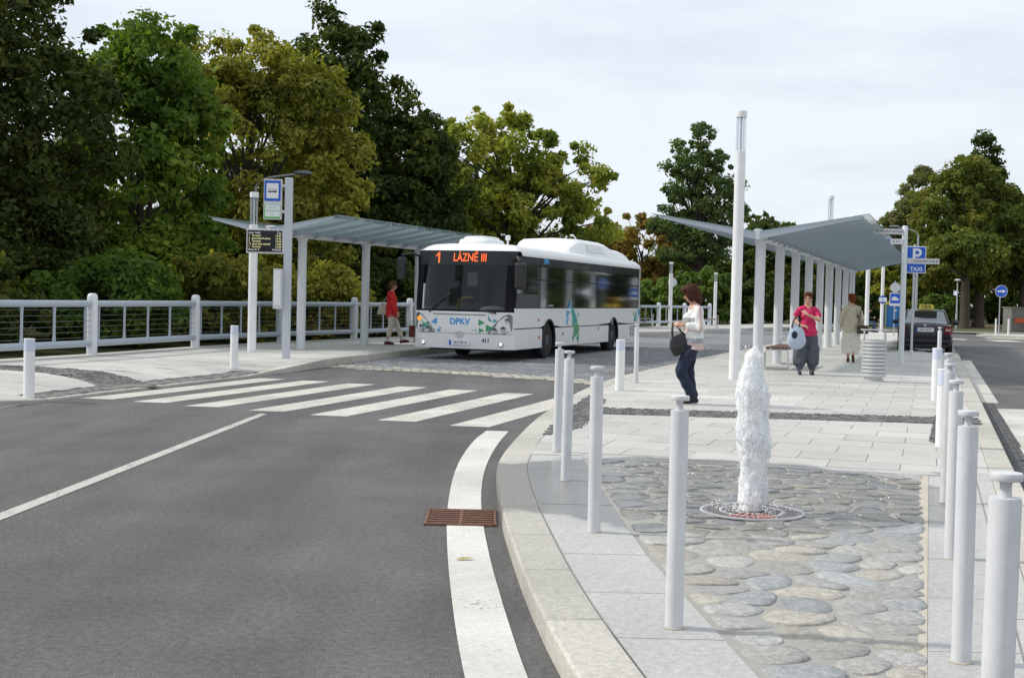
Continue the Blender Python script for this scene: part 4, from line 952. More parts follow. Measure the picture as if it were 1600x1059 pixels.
mb = MB(); mb.add([(fx(y, z)-.006, y, z) for z in (1.085, 1.115) for y in ysr(-.72, .60)], [(i, i+1, 25+i, 24+i) for i in range(23)]); bb(mb, 'vent_slot', mat('slot_grey', (.30, .28, .27), .6), bus, 0)
# headlights
HL = [(.66, .665), (.80, .85), (1.02, 1.075), (1.15, 1.125), (1.215, 1.08), (1.215, .76), (1.06, .67)]
lens = mat('lamp_lens', (.30, .32, .36), .12, metal=.6, var=.03)
for s in (-1, 1):
    mb = MB(); mb.add([(fx(y, z)-.012, s*y, z) for y, z in HL], [tuple(range(7)) if s > 0 else tuple(range(7))[::-1]]); h = bb(mb, 'headlight', lens, bus, 0)
    mb = MB(); k = len(HL); mb.add([(fx(y, z)-.016, s*y, z) for y, z in HL] + [(fx(y, z)-.016, s*(.97+(y-.97)*1.03), .88+(z-.88)*1.035) for y, z in HL], [(i, (i+1) % k, k+(i+1) % k, k+i) for i in range(k)]); bb(mb, 'trim', bgrey, h, 0)
    for y, z, r, em in ((.84, .745, .058, None), (1.03, .78, .062, None), (1.11, .985, .05, 'o' if s < 0 else None)):
        q = MB().lathe([(r, 0), (r, .02), (r*.75, .012), (r*.35, .004), (0, .002)], n=20); x0 = fx(y, z)-.015
        q.v = [(x0-pz, s*y+px, z+py) for px, py, pz in q.v]; bb(q, 'lamp', mat('indicator_orange', (.8, .25, .02), .3, emit=(1, .35, .03, .8)) if em else mat('lamp_reflector', (.30, .31, .33), .1, metal=.9), h, 60)
    q = MB().lathe([(.062, 0), (.062, .012), (.05, .016), (0, .022)], n=20); x0 = fx(.98, .42)-.02
    q.v = [(x0-pz, s*.98+px, .42+py) for px, py, pz in q.v]; f_ = bb(q, 'fog_lamp', mat('fog_chrome', (.6, .6, .6), .15, metal=.8), bus, 60)
    q = MB().sphere((x0-.016, s*.98, .42), (.012, .032, .032), 12, 8); bb(q, 'bulb', mat('fog_lit', (.9, .88, .8), .2, emit=(1, .95, .8, 2.)), f_, 60)
# wipers
for y0, y1, z1 in ((-.82, -.28, 1.60), (.86, .20, 1.24)):
    q = MB().tube([(fx(y0, 1.2)-.03, y0, 1.15), (fx((y0+y1)/2, 1.4)-.045, (y0+y1)/2, (1.17+z1)/2), (fx(y1, z1)-.03, y1, z1)], [.022, .012, .007], 6); bb(q, 'wiper', 'dark', bus)
# flat coloured triangles on the front and the side
gcol = {'g': mat('print_green', (.05, .33, .13), .4), 't': mat('print_teal', (.03, .35, .36), .4), 'b': mat('print_blue', (.06, .33, .66), .4)}
def gfront(pts, c):
    mb = MB(); mb.add([(fx(y, z)-.005, y, z) for y, z in pts], [tuple(range(len(pts)))]); bb(mb, 'graphic', gcol[c], bus, 0)
for pts, c in (([(-1.10, 1.03), (-.82, .90), (-.98, .80)], 'g'), ([(-.98, .80), (-.82, .88), (-.80, .70)], 't'), ([(-.78, .90), (-.62, 1.02), (-.62, .86)], 'b'), ([(-.80, .70), (-.66, .75), (-.72, .67)], 'b'), ([(-.62, .76), (-.50, .70), (-.58, .67)], 'b'), ([(-.55, .80), (-.49, .76), (-.56, .73)], 'b'),
               ([(.44, 1.0), (.60, .92), (.44, .84)], 'g'), ([(.62, .88), (.82, .80), (.62, .70)], 'g'), ([(.45, .80), (.59, .74), (.46, .68)], 'g'), ([(.66, 1.12), (.72, 1.0), (.80, .94), (.68, .97)], 't'), ([(.80, 1.02), (.90, .96), (.80, .93)], 't'), ([(.36, .76), (.41, .74), (.36, .71)], 'g'), ([(.28, .75), (.32, .735), (.28, .72)], 'g'), ([(.40, .69), (.43, .68), (.40, .665)], 'g')): gfront(pts, c)
# side walls with wheel arches
W1, W2, RA = 2.62, 8.78, .53
def side_poly(x0, x1, z0, z1):
    pts = [(x0, z0)]
    for w in (W1, W2):
        if x0 < w-RA and w+RA < x1:
            a0 = math.asin(min(1, max(-1, (z0-.47)/RA)))
            for t in np.linspace(pi-a0, a0, 17): pts.append((w+RA*math.cos(t), .47+RA*math.sin(t)))
    return pts + [(x1, z0), (x1, z1), (x0, z1)]
for s in (-1, 1):
    y = 1.25*s
    def side(name, pts, m, dy=0., th=.03, parent=bus, bev=0.):
        n = len(pts); mb = MB(); a = [(x, y+s*dy, z) for x, z in pts]; b = [(x, y+s*dy-s*th, z) for x, z in pts]
        mb.add(a+b, [tuple(range(n)), tuple(range(n, 2*n))[::-1]] + [(i, n+i, n+(i+1) % n, (i+1) % n) for i in range(n)])
        return bb(mb, name, m, parent, 0, bev)
    # upper waist panels and lower skirt flaps, each its own panel; arches cut through both
    def arch_panel(x0, x1, zl, zu, m, name):
        pts = [(x0, zl)]
        for w in (W1, W2):
            for t in np.linspace(pi, 0, 25):
                px_, pz_ = w+RA*math.cos(t), .47+RA*math.sin(t)
                if x0 <= px_ <= x1 and pz_ > zl: pts.append((px_, min(pz_, zu-.02)))
        pts += [(x1, zl), (x1, zu), (x0, zu)]
        side(name, pts, m)
    cuts = [.0, 1.87, 3.62, 5.33, 7.0, 8.7, 10.6, 11.9]
    for a, b in zip(cuts, cuts[1:]):
        arch_panel(a+.004, b-.004, .80, 1.268, bwhite, 'waist_panel')
    for a, b in ((.0, 1.87), (1.876, W1-RA), (W1+RA, 3.62), (3.626, 5.33), (5.336, 7.0), (7.006, W2-RA), (W2+RA, 10.6), (10.606, 11.9)):
        side('skirt_panel', [(a+.003, .30), (b-.003, .30), (b-.003, .775), (a+.003, .775)], bwhite)
    side('seam_strip', [(0, .776), (W1-RA, .776), (W1-RA, .799), (0, .799)], bblack, -.006); side('seam_strip', [(W1+RA, .776), (W2-RA, .776), (W2-RA, .799), (W1+RA, .799)], bblack, -.006); side('seam_strip', [(W2+RA, .776), (11.9, .776), (11.9, .799), (W2+RA, .799)], bblack, -.006)
    for w in (W1, W2):       # arch rims
        mb = MB(); n = 25; mb.add([(w+r*math.cos(t), y+s*dy, .47+r*math.sin(t)) for t in np.linspace(-.33, pi+.33, n) for r, dy in ((RA-.03, -.06), (RA-.03, .012), (RA+.012, .012))], [(i*3+j, i*3+3+j, i*3+4+j, i*3+1+j) for i in range(n-1) for j in range(2)]); bb(mb, 'arch_trim', 'dark', bus, 40)
        # dark wheel housing
        mb = MB(); mb.add([(w+(RA+.01)*math.cos(t), y-s*d, .47+(RA+.01)*math.sin(t)) for t in np.linspace(-.4, pi+.4, n) for d in (.03, .75)], [(i*2, i*2+1, i*2+3, i*2+2) for i in range(n-1)]); bb(mb, 'wheel_housing', bdark, bus, 40)
    # window band
    wn_ = [.06, 1.87, 3.6, 5.32, 6.98, 8.68, 11.78]
    for i, (a, b) in enumerate(zip(wn_, wn_[1:])):
        a_, b_ = a+.02, b-.02
        if i == 0 and s > 0:
            side('driver_window', [(a_+.08, 1.62), (b_, 1.62), (b_, 2.29), (a_+.16, 2.29)], wglass, -.012, .006); side('driver_panel', [(a_+.04, 1.285), (b_, 1.285), (b_, 1.61), (a_+.08, 1.61)], mat('driver_panel', (.045, .045, .05), .5), -.01, .01)
        else:
            wg = doorglass if (i == 0 and s < 0) else wglass
            side('window', [(a_, 1.285), (b_, 1.285), (b_, 1.95), (a_, 1.95)], wg, -.012, .006); side('window', [(a_, 1.975), (b_, 1.975), (b_, 2.29), (a_, 2.29)], wg, -.008, .006)
        side('cove_panel', [(a_, 2.30), (b_, 2.30), (b_, 2.50), (a_, 2.50)], mat('cove_glass', (.03, .032, .035), .10, spec=.35), -.006, .01)
        side('window_pillar', [(b-.025, 1.27), (b+.025, 1.27), (b+.025, 2.51), (b-.025, 2.51)], bblack, -.016, .05)
        side('transom', [(a_, 1.952), (b_, 1.952), (b_, 1.973), (a_, 1.973)], bblack, -.010, .03)
    side('window_pillar', [(.02, 1.27), (.08, 1.27), (.20, 2.51), (.12, 2.51)], bblack, -.016, .05)
    side('corner_pillar', [(11.79, 1.27), (11.9, 1.27), (11.86, 2.6), (11.79, 2.6)], bwhite)
    side('waist_rail', [(.02, 1.270), (11.79, 1.270), (11.79, 1.284), (.02, 1.284)], bblack, -.014, .04); side('head_rail', [(.12, 2.292), (11.79, 2.292), (11.79, 2.30), (.12, 2.30)], bblack, -.014, .04)
    for x, z in ((1.72, .95), (1.8, .52), (3.75, .57), (7.1, .66), (10.7, .63)): side('side_marker', [(x, z), (x+.09, z), (x+.09, z+.075), (x, z+.075)], mat('marker_orange', (.62, .17, .05), .4), .012, .03)
    # rear skirt grille
    for k in range(5):
        for j in range(4): side('grille_slot', [(10.72+j*.24, .42+k*.065), (10.72+j*.24+.17, .42+k*.065), (10.72+j*.24+.17, .455+k*.065), (10.72+j*.24, .455+k*.065)], 'dark', .004, .004)
    if s > 0:
        def gside(pts, c): side('graphic', pts, gcol[c], .004, .003)
        for pts, c in (([(4.18, 1.27), (4.42, 1.50), (4.55, 1.27)], 'b'), ([(4.05, 1.22), (4.40, 1.18), (4.05, .98)], 'b'), ([(4.06, .94), (4.30, 1.06), (4.12, .78)], 'b'), ([(4.45, 1.24), (4.72, 1.26), (5.10, .92), (4.75, .82)], 't'), ([(4.72, .80), (5.10, .90), (5.28, .66), (4.92, .50)], 'g'), ([(4.55, 1.0), (4.74, .82), (4.62, .80)], 't'), ([(4.62, .55), (4.86, .50), (4.66, .38)], 'g'), ([(5.0, .47), (5.24, .62), (5.22, .33)], 'g'), ([(4.7, .73), (4.9, .52), (4.72, .55)], 't'), ([(5.08, 1.2), (5.2, 1.1), (5.1, 1.0)], 'g'),
                       ([(11.1, .86), (11.5, 1.22), (11.52, .86)], 't'), ([(11.54, 1.22), (11.85, 1.25), (11.85, .95)], 'b'), ([(11.05, 1.1), (11.2, 1.2), (11.2, 1.0)], 'g')): gside(pts, c)
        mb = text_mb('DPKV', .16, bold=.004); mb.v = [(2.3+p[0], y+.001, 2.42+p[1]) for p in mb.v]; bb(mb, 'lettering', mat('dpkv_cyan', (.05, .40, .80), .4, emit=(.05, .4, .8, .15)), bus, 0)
        mb = text_mb('www.dpkv.cz', .085); mb.v = [(2.75+p[0], y-.002, 1.345+p[1]) for p in mb.v]; bb(mb, 'lettering', 'signwhite', bus, 0)
        mb = text_mb('Irisbus', .055); mb.v = [(2.35+p[0], y+.003, 1.16+p[1]) for p in mb.v]; bb(mb, 'lettering', mat('print_grey', (.35, .35, .36), .5), bus, 0)
# roof shell: cross-section lofted from front to rear
prof = [(-1.25, 2.505), (-1.25, 2.58), (-1.22, 2.66), (-1.14, 2.725), (-1.0, 2.76), (-.6, 2.785), (0, 2.795), (.6, 2.785), (1.0, 2.76), (1.14, 2.725), (1.22, 2.66), (1.25, 2.58), (1.25, 2.505)]
mb = MB(); st_ = [(None, 0), (.2, .6), (.5, 1), (6, 1), (11.6, 1), (11.86, .75), (11.95, .3)]; np_ = len(prof)
for x, k in st_:
    for y, z in prof:
        xx = fx(y, 2.6)+.002 if x is None else x+(fx(y, 2.6) if x < .3 else 0); zz = 2.602+(max(z, 2.602)-2.602)*k*(1) if x is None or x < .4 else 2.505+(z-2.505)*k
        if x is None: zz = 2.602
        mb.v.append((xx, y, zz))
mb.f = [(r*np_+i, r*np_+i+1, (r+1)*np_+i+1, (r+1)*np_+i) for r in range(len(st_)-1) for i in range(np_-1)]; bb(mb, 'roof', bwhite, bus, 50)
# rear wall with louvred corner
mb = MB(); ny = 21; yy = [1.25*math.sin(pi/2*t) for t in np.linspace(-1, 1, ny)]; zz = [.35, .8, 1.27, 2.0, 2.5]
mb.add([(12.0-.12*(abs(y)/1.25)**6-.06*max(0, z-1.2), y, z) for z in zz for y in yy], [(j*ny+i, (j+1)*ny+i, (j+1)*ny+i+1, j*ny+i+1) for j in range(4) for i in range(ny-1)]); bb(mb, 'rear_wall', bwhite, bus, 40)
for k in range(15): bb(MB().box((11.925-.004*k, 1.215, 1.12+k*.075), (.10, .10, .035), 0), 'louvre', 'dark', bus, 0)
# roof air unit and gas tank fairing
mb = MB(); k = 26
def rr(w, l, r=.35):
    return [(l*math.copysign(abs(math.cos(t))**.5, math.cos(t)), w*math.copysign(abs(math.sin(t))**.5, math.sin(t))) for t in np.linspace(0, 2*pi, k, endpoint=False)]
for w, l, z in ((.46, .62, 2.77), (.46, .62, 2.84), (.43, .58, 2.90), (.36, .50, 2.925), (.34, .48, 2.965), (.28, .40, 2.985)):
    mb.v += [(1.25+x, -.08+y, z) for x, y in rr(w, l)]
mb.f = [(r*k+i, r*k+(i+1) % k, (r+1)*k+(i+1) % k, (r+1)*k+i) for r in range(5) for i in range(k)] + [tuple(range(5*k, 6*k))]; bb(mb, 'air_unit', bwhite, bus, 40)
bb(MB().box((1.5, .50, 2.98), (.09, .10, .12)).cyl((1.5, .50, 2.77), (1.5, .50, 2.93), .025), 'antenna', bwhite, bus, 0)
pod = [(-1.02, 2.74), (-1.0, 2.84), (-.9, 3.10), (-.75, 3.20), (0, 3.235), (.75, 3.20), (.9, 3.10), (1.0, 2.84), (1.02, 2.74)]
mb = MB(); st2 = [(5.5, .02, .78), (5.7, .40, .86), (6.2, .94, .97), (6.5, .98, 1), (8.6, .98, 1), (9.2, .90, 1), (9.8, .68, 1), (10.8, .62, 1), (11.45, .44, .96), (11.8, .03, .85)]
for x, h, w in st2: mb.v += [(x, y*w, 2.74+(z-2.74)*h) for y, z in pod]
n = len(pod); mb.f = [(r*n+i, r*n+i+1, (r+1)*n+i+1, (r+1)*n+i) for r in range(len(st2)-1) for i in range(n-1)]; pd = bb(mb, 'roof_fairing', bwhite, bus, 28)
# recessed side facet of the fairing
mb = MB(); mb.add([(6.7, 1.003, 2.845), (8.55, 1.003, 2.845), (8.4, .918, 3.06), (6.85, .918, 3.06)], [(0, 1, 2, 3)]); mb.v = [(x, y+.006, z+.003) for x, y, z in mb.v]; bb(mb, 'side_facet', mat('bus_white2', (.70, .71, .71), .4), pd, 0)
# wheels
def wheel(x, y, s, R_=.47, w=.27):
    e = thing('wheel', '', '') if 0 else None
    q = MB(); prof_ = [(.27, -w/2), (.40, -w/2), (.455, -w/2+.03), (R_, -w/2+.07), (R_, w/2-.07), (.455, w/2-.03), (.40, w/2), (.27, w/2)]
    q.lathe(prof_, n=36); q.v = [(x+px, y+s*pz, R_+py) for px, py, pz in q.v]; ty = bb(q, 'wheel', 'rubber', bus, 40)
    q = MB().lathe([(.275, w/2-.01), (.26, w/2-.005), (.24, w/2-.06), (.15, w/2-.07), (.13, w/2-.02), (.09, w/2), (0, w/2+.005)], n=28); q.v = [(x+px, y+s*pz, R_+py) for px, py, pz in q.v]; bb(q, 'rim', mat('wheel_rim', (.10, .10, .10), .5, metal=.3, var=.2), ty, 40)
    for a in range(10):
        q = MB().cyl((x+.11*math.cos(a*pi/5), y+s*(w/2-.05), R_+.11*math.sin(a*pi/5)), (x+.11*math.cos(a*pi/5), y+s*(w/2+.012), R_+.11*math.sin(a*pi/5)), .012, n=6); bb(q, 'nut', 'grey', ty, 0)
for x in (W1, W2):
    for s in (-1, 1): wheel(x, s*1.07, s)
# underbody, floor, interior
bb(MB().box((6.0, 0, .33), (11.6, 1.9, .16)), 'underbody', bdark, bus, 0)
bb(MB().box((5.95, 0, .44), (11.7, 2.2, .05)), 'floor', bdark, bus, 0)
bb(MB().box((11.3, 0, 1.1), (1.0, 2.35, 1.35)), 'engine_bay', bdark, bus, 0)
bb(MB().box((5.95, 0, 2.44), (11.6, 2.3, .04)), 'ceiling', mat('bus_ceiling', (.22, .23, .24), .7), bus, 0)
bb(MB().box((.28, .1, 1.02), (.5, 2.1, .34)), 'dashboard', bdark, bus, 0, .06); bb(MB().sphere((.10, .68, 1.22), (.22, .34, .10), 16, 8), 'dash_cowl', mat('dash_grey', (.16, .18, .18), .6), bus, 60)
sw = MB(); n = 24; sw.add([(.62+.22*math.sin(2*pi*i/n)*.5+dx*.02, .62+(.22+dr_)*math.cos(2*pi*i/n), 1.24+(.22+dr_)*math.sin(2*pi*i/n)*.7) for i in range(n) for dr_, dx in ((-.015, 0), (.015, 0), (.0, 1))], [(i*3+j, ((i+1) % n)*3+j, ((i+1) % n)*3+(j+1) % 3, i*3+(j+1) % 3) for i in range(n) for j in range(3)]); bb(sw, 'steering_wheel', 'dark', bus, 60)
bb(MB().box((1.25, .65, 1.0), (.5, .5, .15)).box((1.5, .65, 1.45), (.14, .5, .95)), 'driver_seat', bdark, bus, 0, .05)
bb(MB().box((1.85, .55, 1.55), (.04, 1.1, 1.5)), 'cab_partition', mat('cab_partition', (.05, .055, .06), .3), bus, 0)
seatm = mat('bus_seat', (.03, .06, .16), .8, var=.2)
for x in (3.9, 4.75, 5.6, 6.45, 7.3, 8.3, 9.2):
    for y in (-.95, -.5, .5, .95):
        if y < 0 and x in (5.6, 6.45): continue
        z = .75 if x < 8 else .95; bb(MB().box((x, y, z), (.42, .40, .10)).box((x+.22, y, z+.38), (.08, .40, .72)), 'seat', seatm, bus, 0, .03)
for x, y in ((2.3, -.45), (3.5, .28), (3.5, -.28), (5.3, .28), (5.3, -.28), (7.0, .28), (8.0, -.28)): bb(MB().cyl((x, y, .46), (x, y, 2.42), .018, n=8), 'grab_pole', mat('pole_yellow', (.62, .42, .03), .4), bus)
bb(MB().tube([(1.0, -.62, 1.0), (1.0, -.55, 1.42), (1.0, -.42, 1.50), (1.0, -.2, 1.50)], .03, 8), 'grab_pole', mat('pole_yellow', (.62, .42, .03), .4), bus, 50)
bb(MB().box((1.2, -.28, 1.95), (.05, .26, .34)), 'notice', mat('notice_pale', (.45, .55, .50), .5), bus, 0)
# mirrors
q = MB().tube([(.02, 1.20, 2.40), (-.12, 1.34, 2.46), (-.16, 1.42, 2.36)], .028, 8); bb(q, 'mirror_arm', 'dark', bus, 50)
bb(MB().box((-.14, 1.42, 2.02), (.16, .25, .62)), 'mirror', 'dark', bus, 0, .05)
q = MB().tube([(.02, -1.18, 2.46), (-.22, -1.30, 2.52), (-.34, -1.50, 2.46)], .03, 8); bb(q, 'mirror_arm', 'dark', bus, 50)
bb(MB().box((-.32, -1.5, 2.16), (.15, .22, .52)), 'mirror', 'dark', bus, 0, .05)

# ================================================================== TAXIS
def car(name, label, loc, rz, colr, plate, detail=True):
    """saloon car, local x backwards from the tail: 0 = rear bumper, y across, z up"""
    t = thing(name, label, 'car', loc, rz)
    pm = mat('car_paint_'+colr, {'black': (.012, .013, .018), 'white': (.72, .73, .74)}[colr], .16, var=.02)
    gl_ = glass('car_glass', (.34, .42, .40), .32, .02)
    # body sections along x: (x, half width, z low, z belt, bulge)
    S = [(.0, .70, .34, .66), (.04, .80, .27, .90), (.16, .835, .24, .985), (.5, .86, .22, 1.01), (1.0, .872, .20, .99), (2.2, .875, .19, .96), (3.2, .87, .19, .93), (4.0, .84, .22, .82), (4.35, .76, .27, .70), (4.50, .62, .34, .55)]
    mb = MB(); n = 14
    for x, w, zl, zb in S:
        h = zb-zl
        for y, z in ((0, zl), (.86, zl), (.96, zl+.08*h), (1.0, zl+.38*h), (.995, zl+.62*h), (.955, zl+.88*h), (.90, zb-.012), (.60, zb+.012)): mb.v.append((x, w*y, z))
        for y, z in ((0, zb+.018),): mb.v.append((x, 0, z))
        for y, z in ((.60, zb+.012), (.90, zb-.012), (.955, zl+.88*h), (.995, zl+.62*h), (1.0, zl+.38*h), (.96, zl+.08*h), (.86, zl)): mb.v.append((x, -w*y, z))
    k = 16; mb.f = [(r*k+i, (r+1)*k+i, (r+1)*k+(i+1) % k, r*k+(i+1) % k) for r in range(len(S)-1) for i in range(k)] + [tuple(range(k)), tuple(range((len(S)-1)*k, len(S)*k))[::-1]]
    body = mb.build('body', pm, t, 45); sb = body.modifiers.new('subdivision', 'SUBSURF'); sb.levels = sb.render_levels = 1
    # cabin: roof, pillars, windows
    G0 = [(.55, .70, 1.00), (1.12, .585, 1.405), (1.4, .56, 1.435), (2.2, .555, 1.44), (2.55, .585, 1.41), (3.35, .72, .955)]
    mb = MB(); ys = (-1, -.8, 0, .8, 1)
    for x, w, z in G0[1:5]: mb.v += [(x, w*y, z-(.028 if abs(y) == 1 else 0)) for y in ys]
    mb.f = [(r*5+i, (r+1)*5+i, (r+1)*5+i+1, r*5+i+1) for r in range(3) for i in range(4)]; mb.build('roof', pm, t, 50)
    q = MB(); (x0, w0, z0), (x1, w1, z1) = G0[0], G0[1]; q.add([(x0, -w0, z0), (x0, w0, z0), (x1, w1*.97, z1-.025), (x1, w1*.5, z1-.004), (x1, -w1*.5, z1-.004), (x1, -w1*.97, z1-.025)], [tuple(range(6))]); q.build('rear_window', gl_, t, 0)
    q = MB(); (x0, w0, z0), (x1, w1, z1) = G0[5], G0[4]; q.add([(x0, -w0, z0), (x0, w0, z0), (x1, w1*.97, z1-.025), (x1, -w1*.97, z1-.025)], [(3, 2, 1, 0)]); q.build('windscreen', gl_, t, 0)
    for s in (-1, 1):
        MB().tube([(.53, s*.725, .985), (1.12, s*.585, 1.39), (1.4, s*.56, 1.41), (2.2, s*.555, 1.414), (2.55, s*.585, 1.388), (3.38, s*.735, .94)], .035, 8).build('pillar', pm, t, 50)
        MB().tube([(1.85, s*.79, .97), (1.85, s*.56, 1.41)], .03, 6).build('pillar', 'dark', t)
        q = MB(); q.add([(.72, s*.78, 1.0), (3.2, s*.79, .965), (2.55, s*.595, 1.385), (1.15, s*.59, 1.385)], [(0, 1, 2, 3)]); q.build('side_window', gl_, t, 0)
        if detail:
            q = MB(); q.add([(-.006+.02, s*.575, .93), (.03, s*.79, .925), (.12, s*.845, .90), (.12, s*.855, .70), (.03, s*.80, .665), (.012, s*.60, .67)], [tuple(range(6))] if s > 0 else [tuple(range(6))[::-1]])
            q.v = [(x-.035, y*1.0, z) for x, y, z in q.v]; tl = q.build('tail_light', mat('tail_red', (.17, .010, .012), .15), t, 0)
            q = MB(); q.add([(-.03, s*.62, .83), (-.012, s*.78, .83), (-.012, s*.78, .77), (-.03, s*.62, .77)], [(0, 1, 2, 3)]); q.v = [(x-.006, y, z) for x, y, z in q.v]; q.build('reverse_lamp', mat('lamp_pink', (.65, .42, .38), .2), tl, 0)
        MB().sphere((2.95, s*.99, 1.0), (.07, .11, .075), 12, 8).build('door_mirror', 'dark', t, 60)
        for x in (.85, 3.55):
            wv = MB().lathe([(.19, -.1), (.28, -.1), (.315, -.07), (.315, .07), (.28, .1), (.19, .1)], n=28); wv.v = [(x+px, s*.755+s*pz, .315+py) for px, py, pz in wv.v]; w_ = wv.build('wheel', 'rubber', t, 40)
            rv = MB().lathe([(.20, .07), (.17, .095), (.05, .085), (0, .09)], n=20); rv.v = [(x+px, s*.755+s*pz, .315+py) for px, py, pz in rv.v]; rv.build('rim', 'silver', w_, 40)
    if detail:
        MB().box((-.022, 0, .80), (.02, .54, .13)).build('licence_plate', 'signwhite', t, 0); pl = t.children[-1]
        MB().box((-.034, .245, .80), (.004, .045, .125)).build('plate_band', 'blue', pl, 0)
        q = text_mb(plate, .11); q.v = [(-.0345, -p[0]*.85-.02, .80+p[1]) for p in q.v]; q.build('lettering', 'navy', pl, 0)
        MB().box((-.02, 0, .43), (.10, 1.5, .14)).build('bumper', pm, t, 0, bevel=.04); MB().box((-.03, 0, .585), (.06, 1.62, .018)).build('bumper_gap', 'dark', t, 0)
        MB().cyl((-.012, 0, .94), (-.03, 0, .94), .04, n=18).build('badge', 'steel', t); MB().box((.9, 0, 1.25), (.05, .7, .3)).build('head_rests', 'dark', t, 0, bevel=.05)
        MB().tube([(1.3, -.0, 1.43), (1.12, 0, 1.66)], .006, 6).build('antenna', 'dark', t)
        MB().box((-.005, 0, .29), (.06, 1.3, .12)).build('valance', 'dark', t, 0, bevel=.03)
    sg = MB(); sg.add([(1.62+x, y, 1.455+z) for x, y, z in ((-.1, -.24, 0), (.1, -.24, 0), (.1, .24, 0), (-.1, .24, 0), (-.06, -.20, .16), (.06, -.20, .16), (.06, .20, .16), (-.06, .20, .16))], [(3, 2, 1, 0), (4, 5, 6, 7), (0, 1, 5, 4), (1, 2, 6, 5), (2, 3, 7, 6), (3, 0, 4, 7)])
    so = sg.build('taxi_sign', mat('taxi_yellow', (.72, .58, .05), .45), t, 0, bevel=.01)
    q = text_mb('TAXI', .14, bold=.003); q.v = [(1.525+.25*(p[1]+.08)-.012, -p[0], 1.535+p[1]) for p in q.v]; q.build('lettering', 'ink', so, 0)
    return t
CR = math.atan2(.953, .304)
tx = car('taxi_car', 'black saloon taxi with yellow roof sign parked in the bay', (13.20, 41.9, 0), CR, 'black', '3K6 4674')
car('taxi_car', 'white taxi mostly hidden in front of the black taxi', (15.05, 47.6, 0), CR, 'white', '', True)
# ================================================================== TREES
def leaves_mesh(name, centers, radii, per, size, seed, flat=.75, up=.35, elong=1.7, jitter=.6):
    """crown of small rhombic leaves scattered round clump centres (one quad per leaf)"""
    r = np.random.default_rng(seed); C = np.repeat(np.asarray(centers), per, 0); Rr = np.repeat(np.asarray(radii), per)[:, None]
    n = len(C); d = r.normal(size=(n, 3)); d /= np.linalg.norm(d, axis=1, keepdims=True); rad_ = r.random((n, 1))**.45
    P = C + d*Rr*rad_*np.array([1, 1, flat])
    nrm = d*.8 + r.normal(size=(n, 3))*.55 + np.array([0, 0, up]); nrm /= np.linalg.norm(nrm, axis=1, keepdims=True)
    t = r.normal(size=(n, 3)) + np.array([0, 0, -.35]); t -= nrm*(t*nrm).sum(1, keepdims=True); t /= np.linalg.norm(t, axis=1, keepdims=True); b = np.cross(nrm, t)
    s = size*(1 + jitter*(r.random((n, 1))*2-1)); L_ = s*.5*elong; W_ = s*.5
    V = np.stack([P-t*L_, P+b*W_-nrm*s*.12, P+t*L_, P-b*W_-nrm*s*.12], 1).reshape(-1, 3)
    me = bpy.data.meshes.new(name); me.vertices.add(4*n); me.vertices.foreach_set('co', V.ravel().astype(np.float32)); me.loops.add(4*n); me.loops.foreach_set('vertex_index', np.arange(4*n, dtype=np.int32))
    me.polygons.add(n); me.polygons.foreach_set('loop_start', np.arange(0, 4*n, 4, dtype=np.int32)); me.update(calc_edges=True); return me
def clumps(blobs, n, seed, rmin, rmax, shell=.5):
    r = np.random.default_rng(seed); vol = np.array([b[3]*b[4]*b[5] for b in blobs])**.75; k = r.choice(len(blobs), n, p=vol/vol.sum()); B = np.asarray(blobs)[k]
    d = r.normal(size=(n, 3)); d /= np.linalg.norm(d, axis=1, keepdims=True); u = (shell+(1-shell)*r.random((n, 1)))**.6
    R_ = r.uniform(rmin, rmax, n); out = r.random(n) < .34; u[out] *= r.uniform(1.02, 1.26, (out.sum(), 1)); R_[out] *= r.uniform(.35, .6, out.sum())
    return B[:, :3] + d*B[:, 3:]*u, R_
def tree(name, label, x, y, trunk_h, trunk_r, blobs, m, ncl, per, size, seed, cr=(.45, .95), limbs=26, flat=.75, cat='tree', group=None, z=0., lean=0., elong=1.7):
    """blobs: ellipsoids (dx, dy, z, rx, ry, rz) relative to the trunk foot that the crown fills"""
    t = thing(name, label, cat, (x, y, z), 0, group); r = random.Random(seed)
    cs, rs_ = clumps(blobs, ncl, seed, *cr)
    link('crown', leaves_mesh('crown', cs, rs_, int(per*1.78), size*.64, seed+1, flat, elong=elong), m, t, 0)
    mb = MB(); top = max(b[2] for b in blobs); hz = [0, .3, trunk_h*.5, trunk_h, (trunk_h+top)/2, top]; rd = [trunk_r*1.35, trunk_r*1.05, trunk_r*.9, trunk_r*.75, trunk_r*.45, trunk_r*.15]
    pts = [Vector((lean*h/max(1, top)+r.uniform(-.08, .08)*(h > .5), r.uniform(-.08, .08)*(h > .5), h)) for h in hz]; mb.tube(pts, rd, 10)
    order = sorted(range(len(cs)), key=lambda i: r.random())[:limbs]
    for i in order:
        c = Vector(cs[i]); h0 = min(max(trunk_h*.8, c.z*r.uniform(.35, .7)), top*.92); q = 0
        while q < len(hz)-2 and hz[q+1] < h0: q += 1
        f = (h0-hz[q])/(hz[q+1]-hz[q]); s0 = pts[q].lerp(pts[q+1], f); r0 = (rd[q]+(rd[q+1]-rd[q])*f)*.5
        m1 = s0.lerp(c, .45) + Vector((r.uniform(-.2, .2), r.uniform(-.2, .2), .12*(c-s0).length)); mb.tube([s0, m1, c], [r0, r0*.6, .018], 6)
    mb.build('trunk', 'bark', t, 50); return t
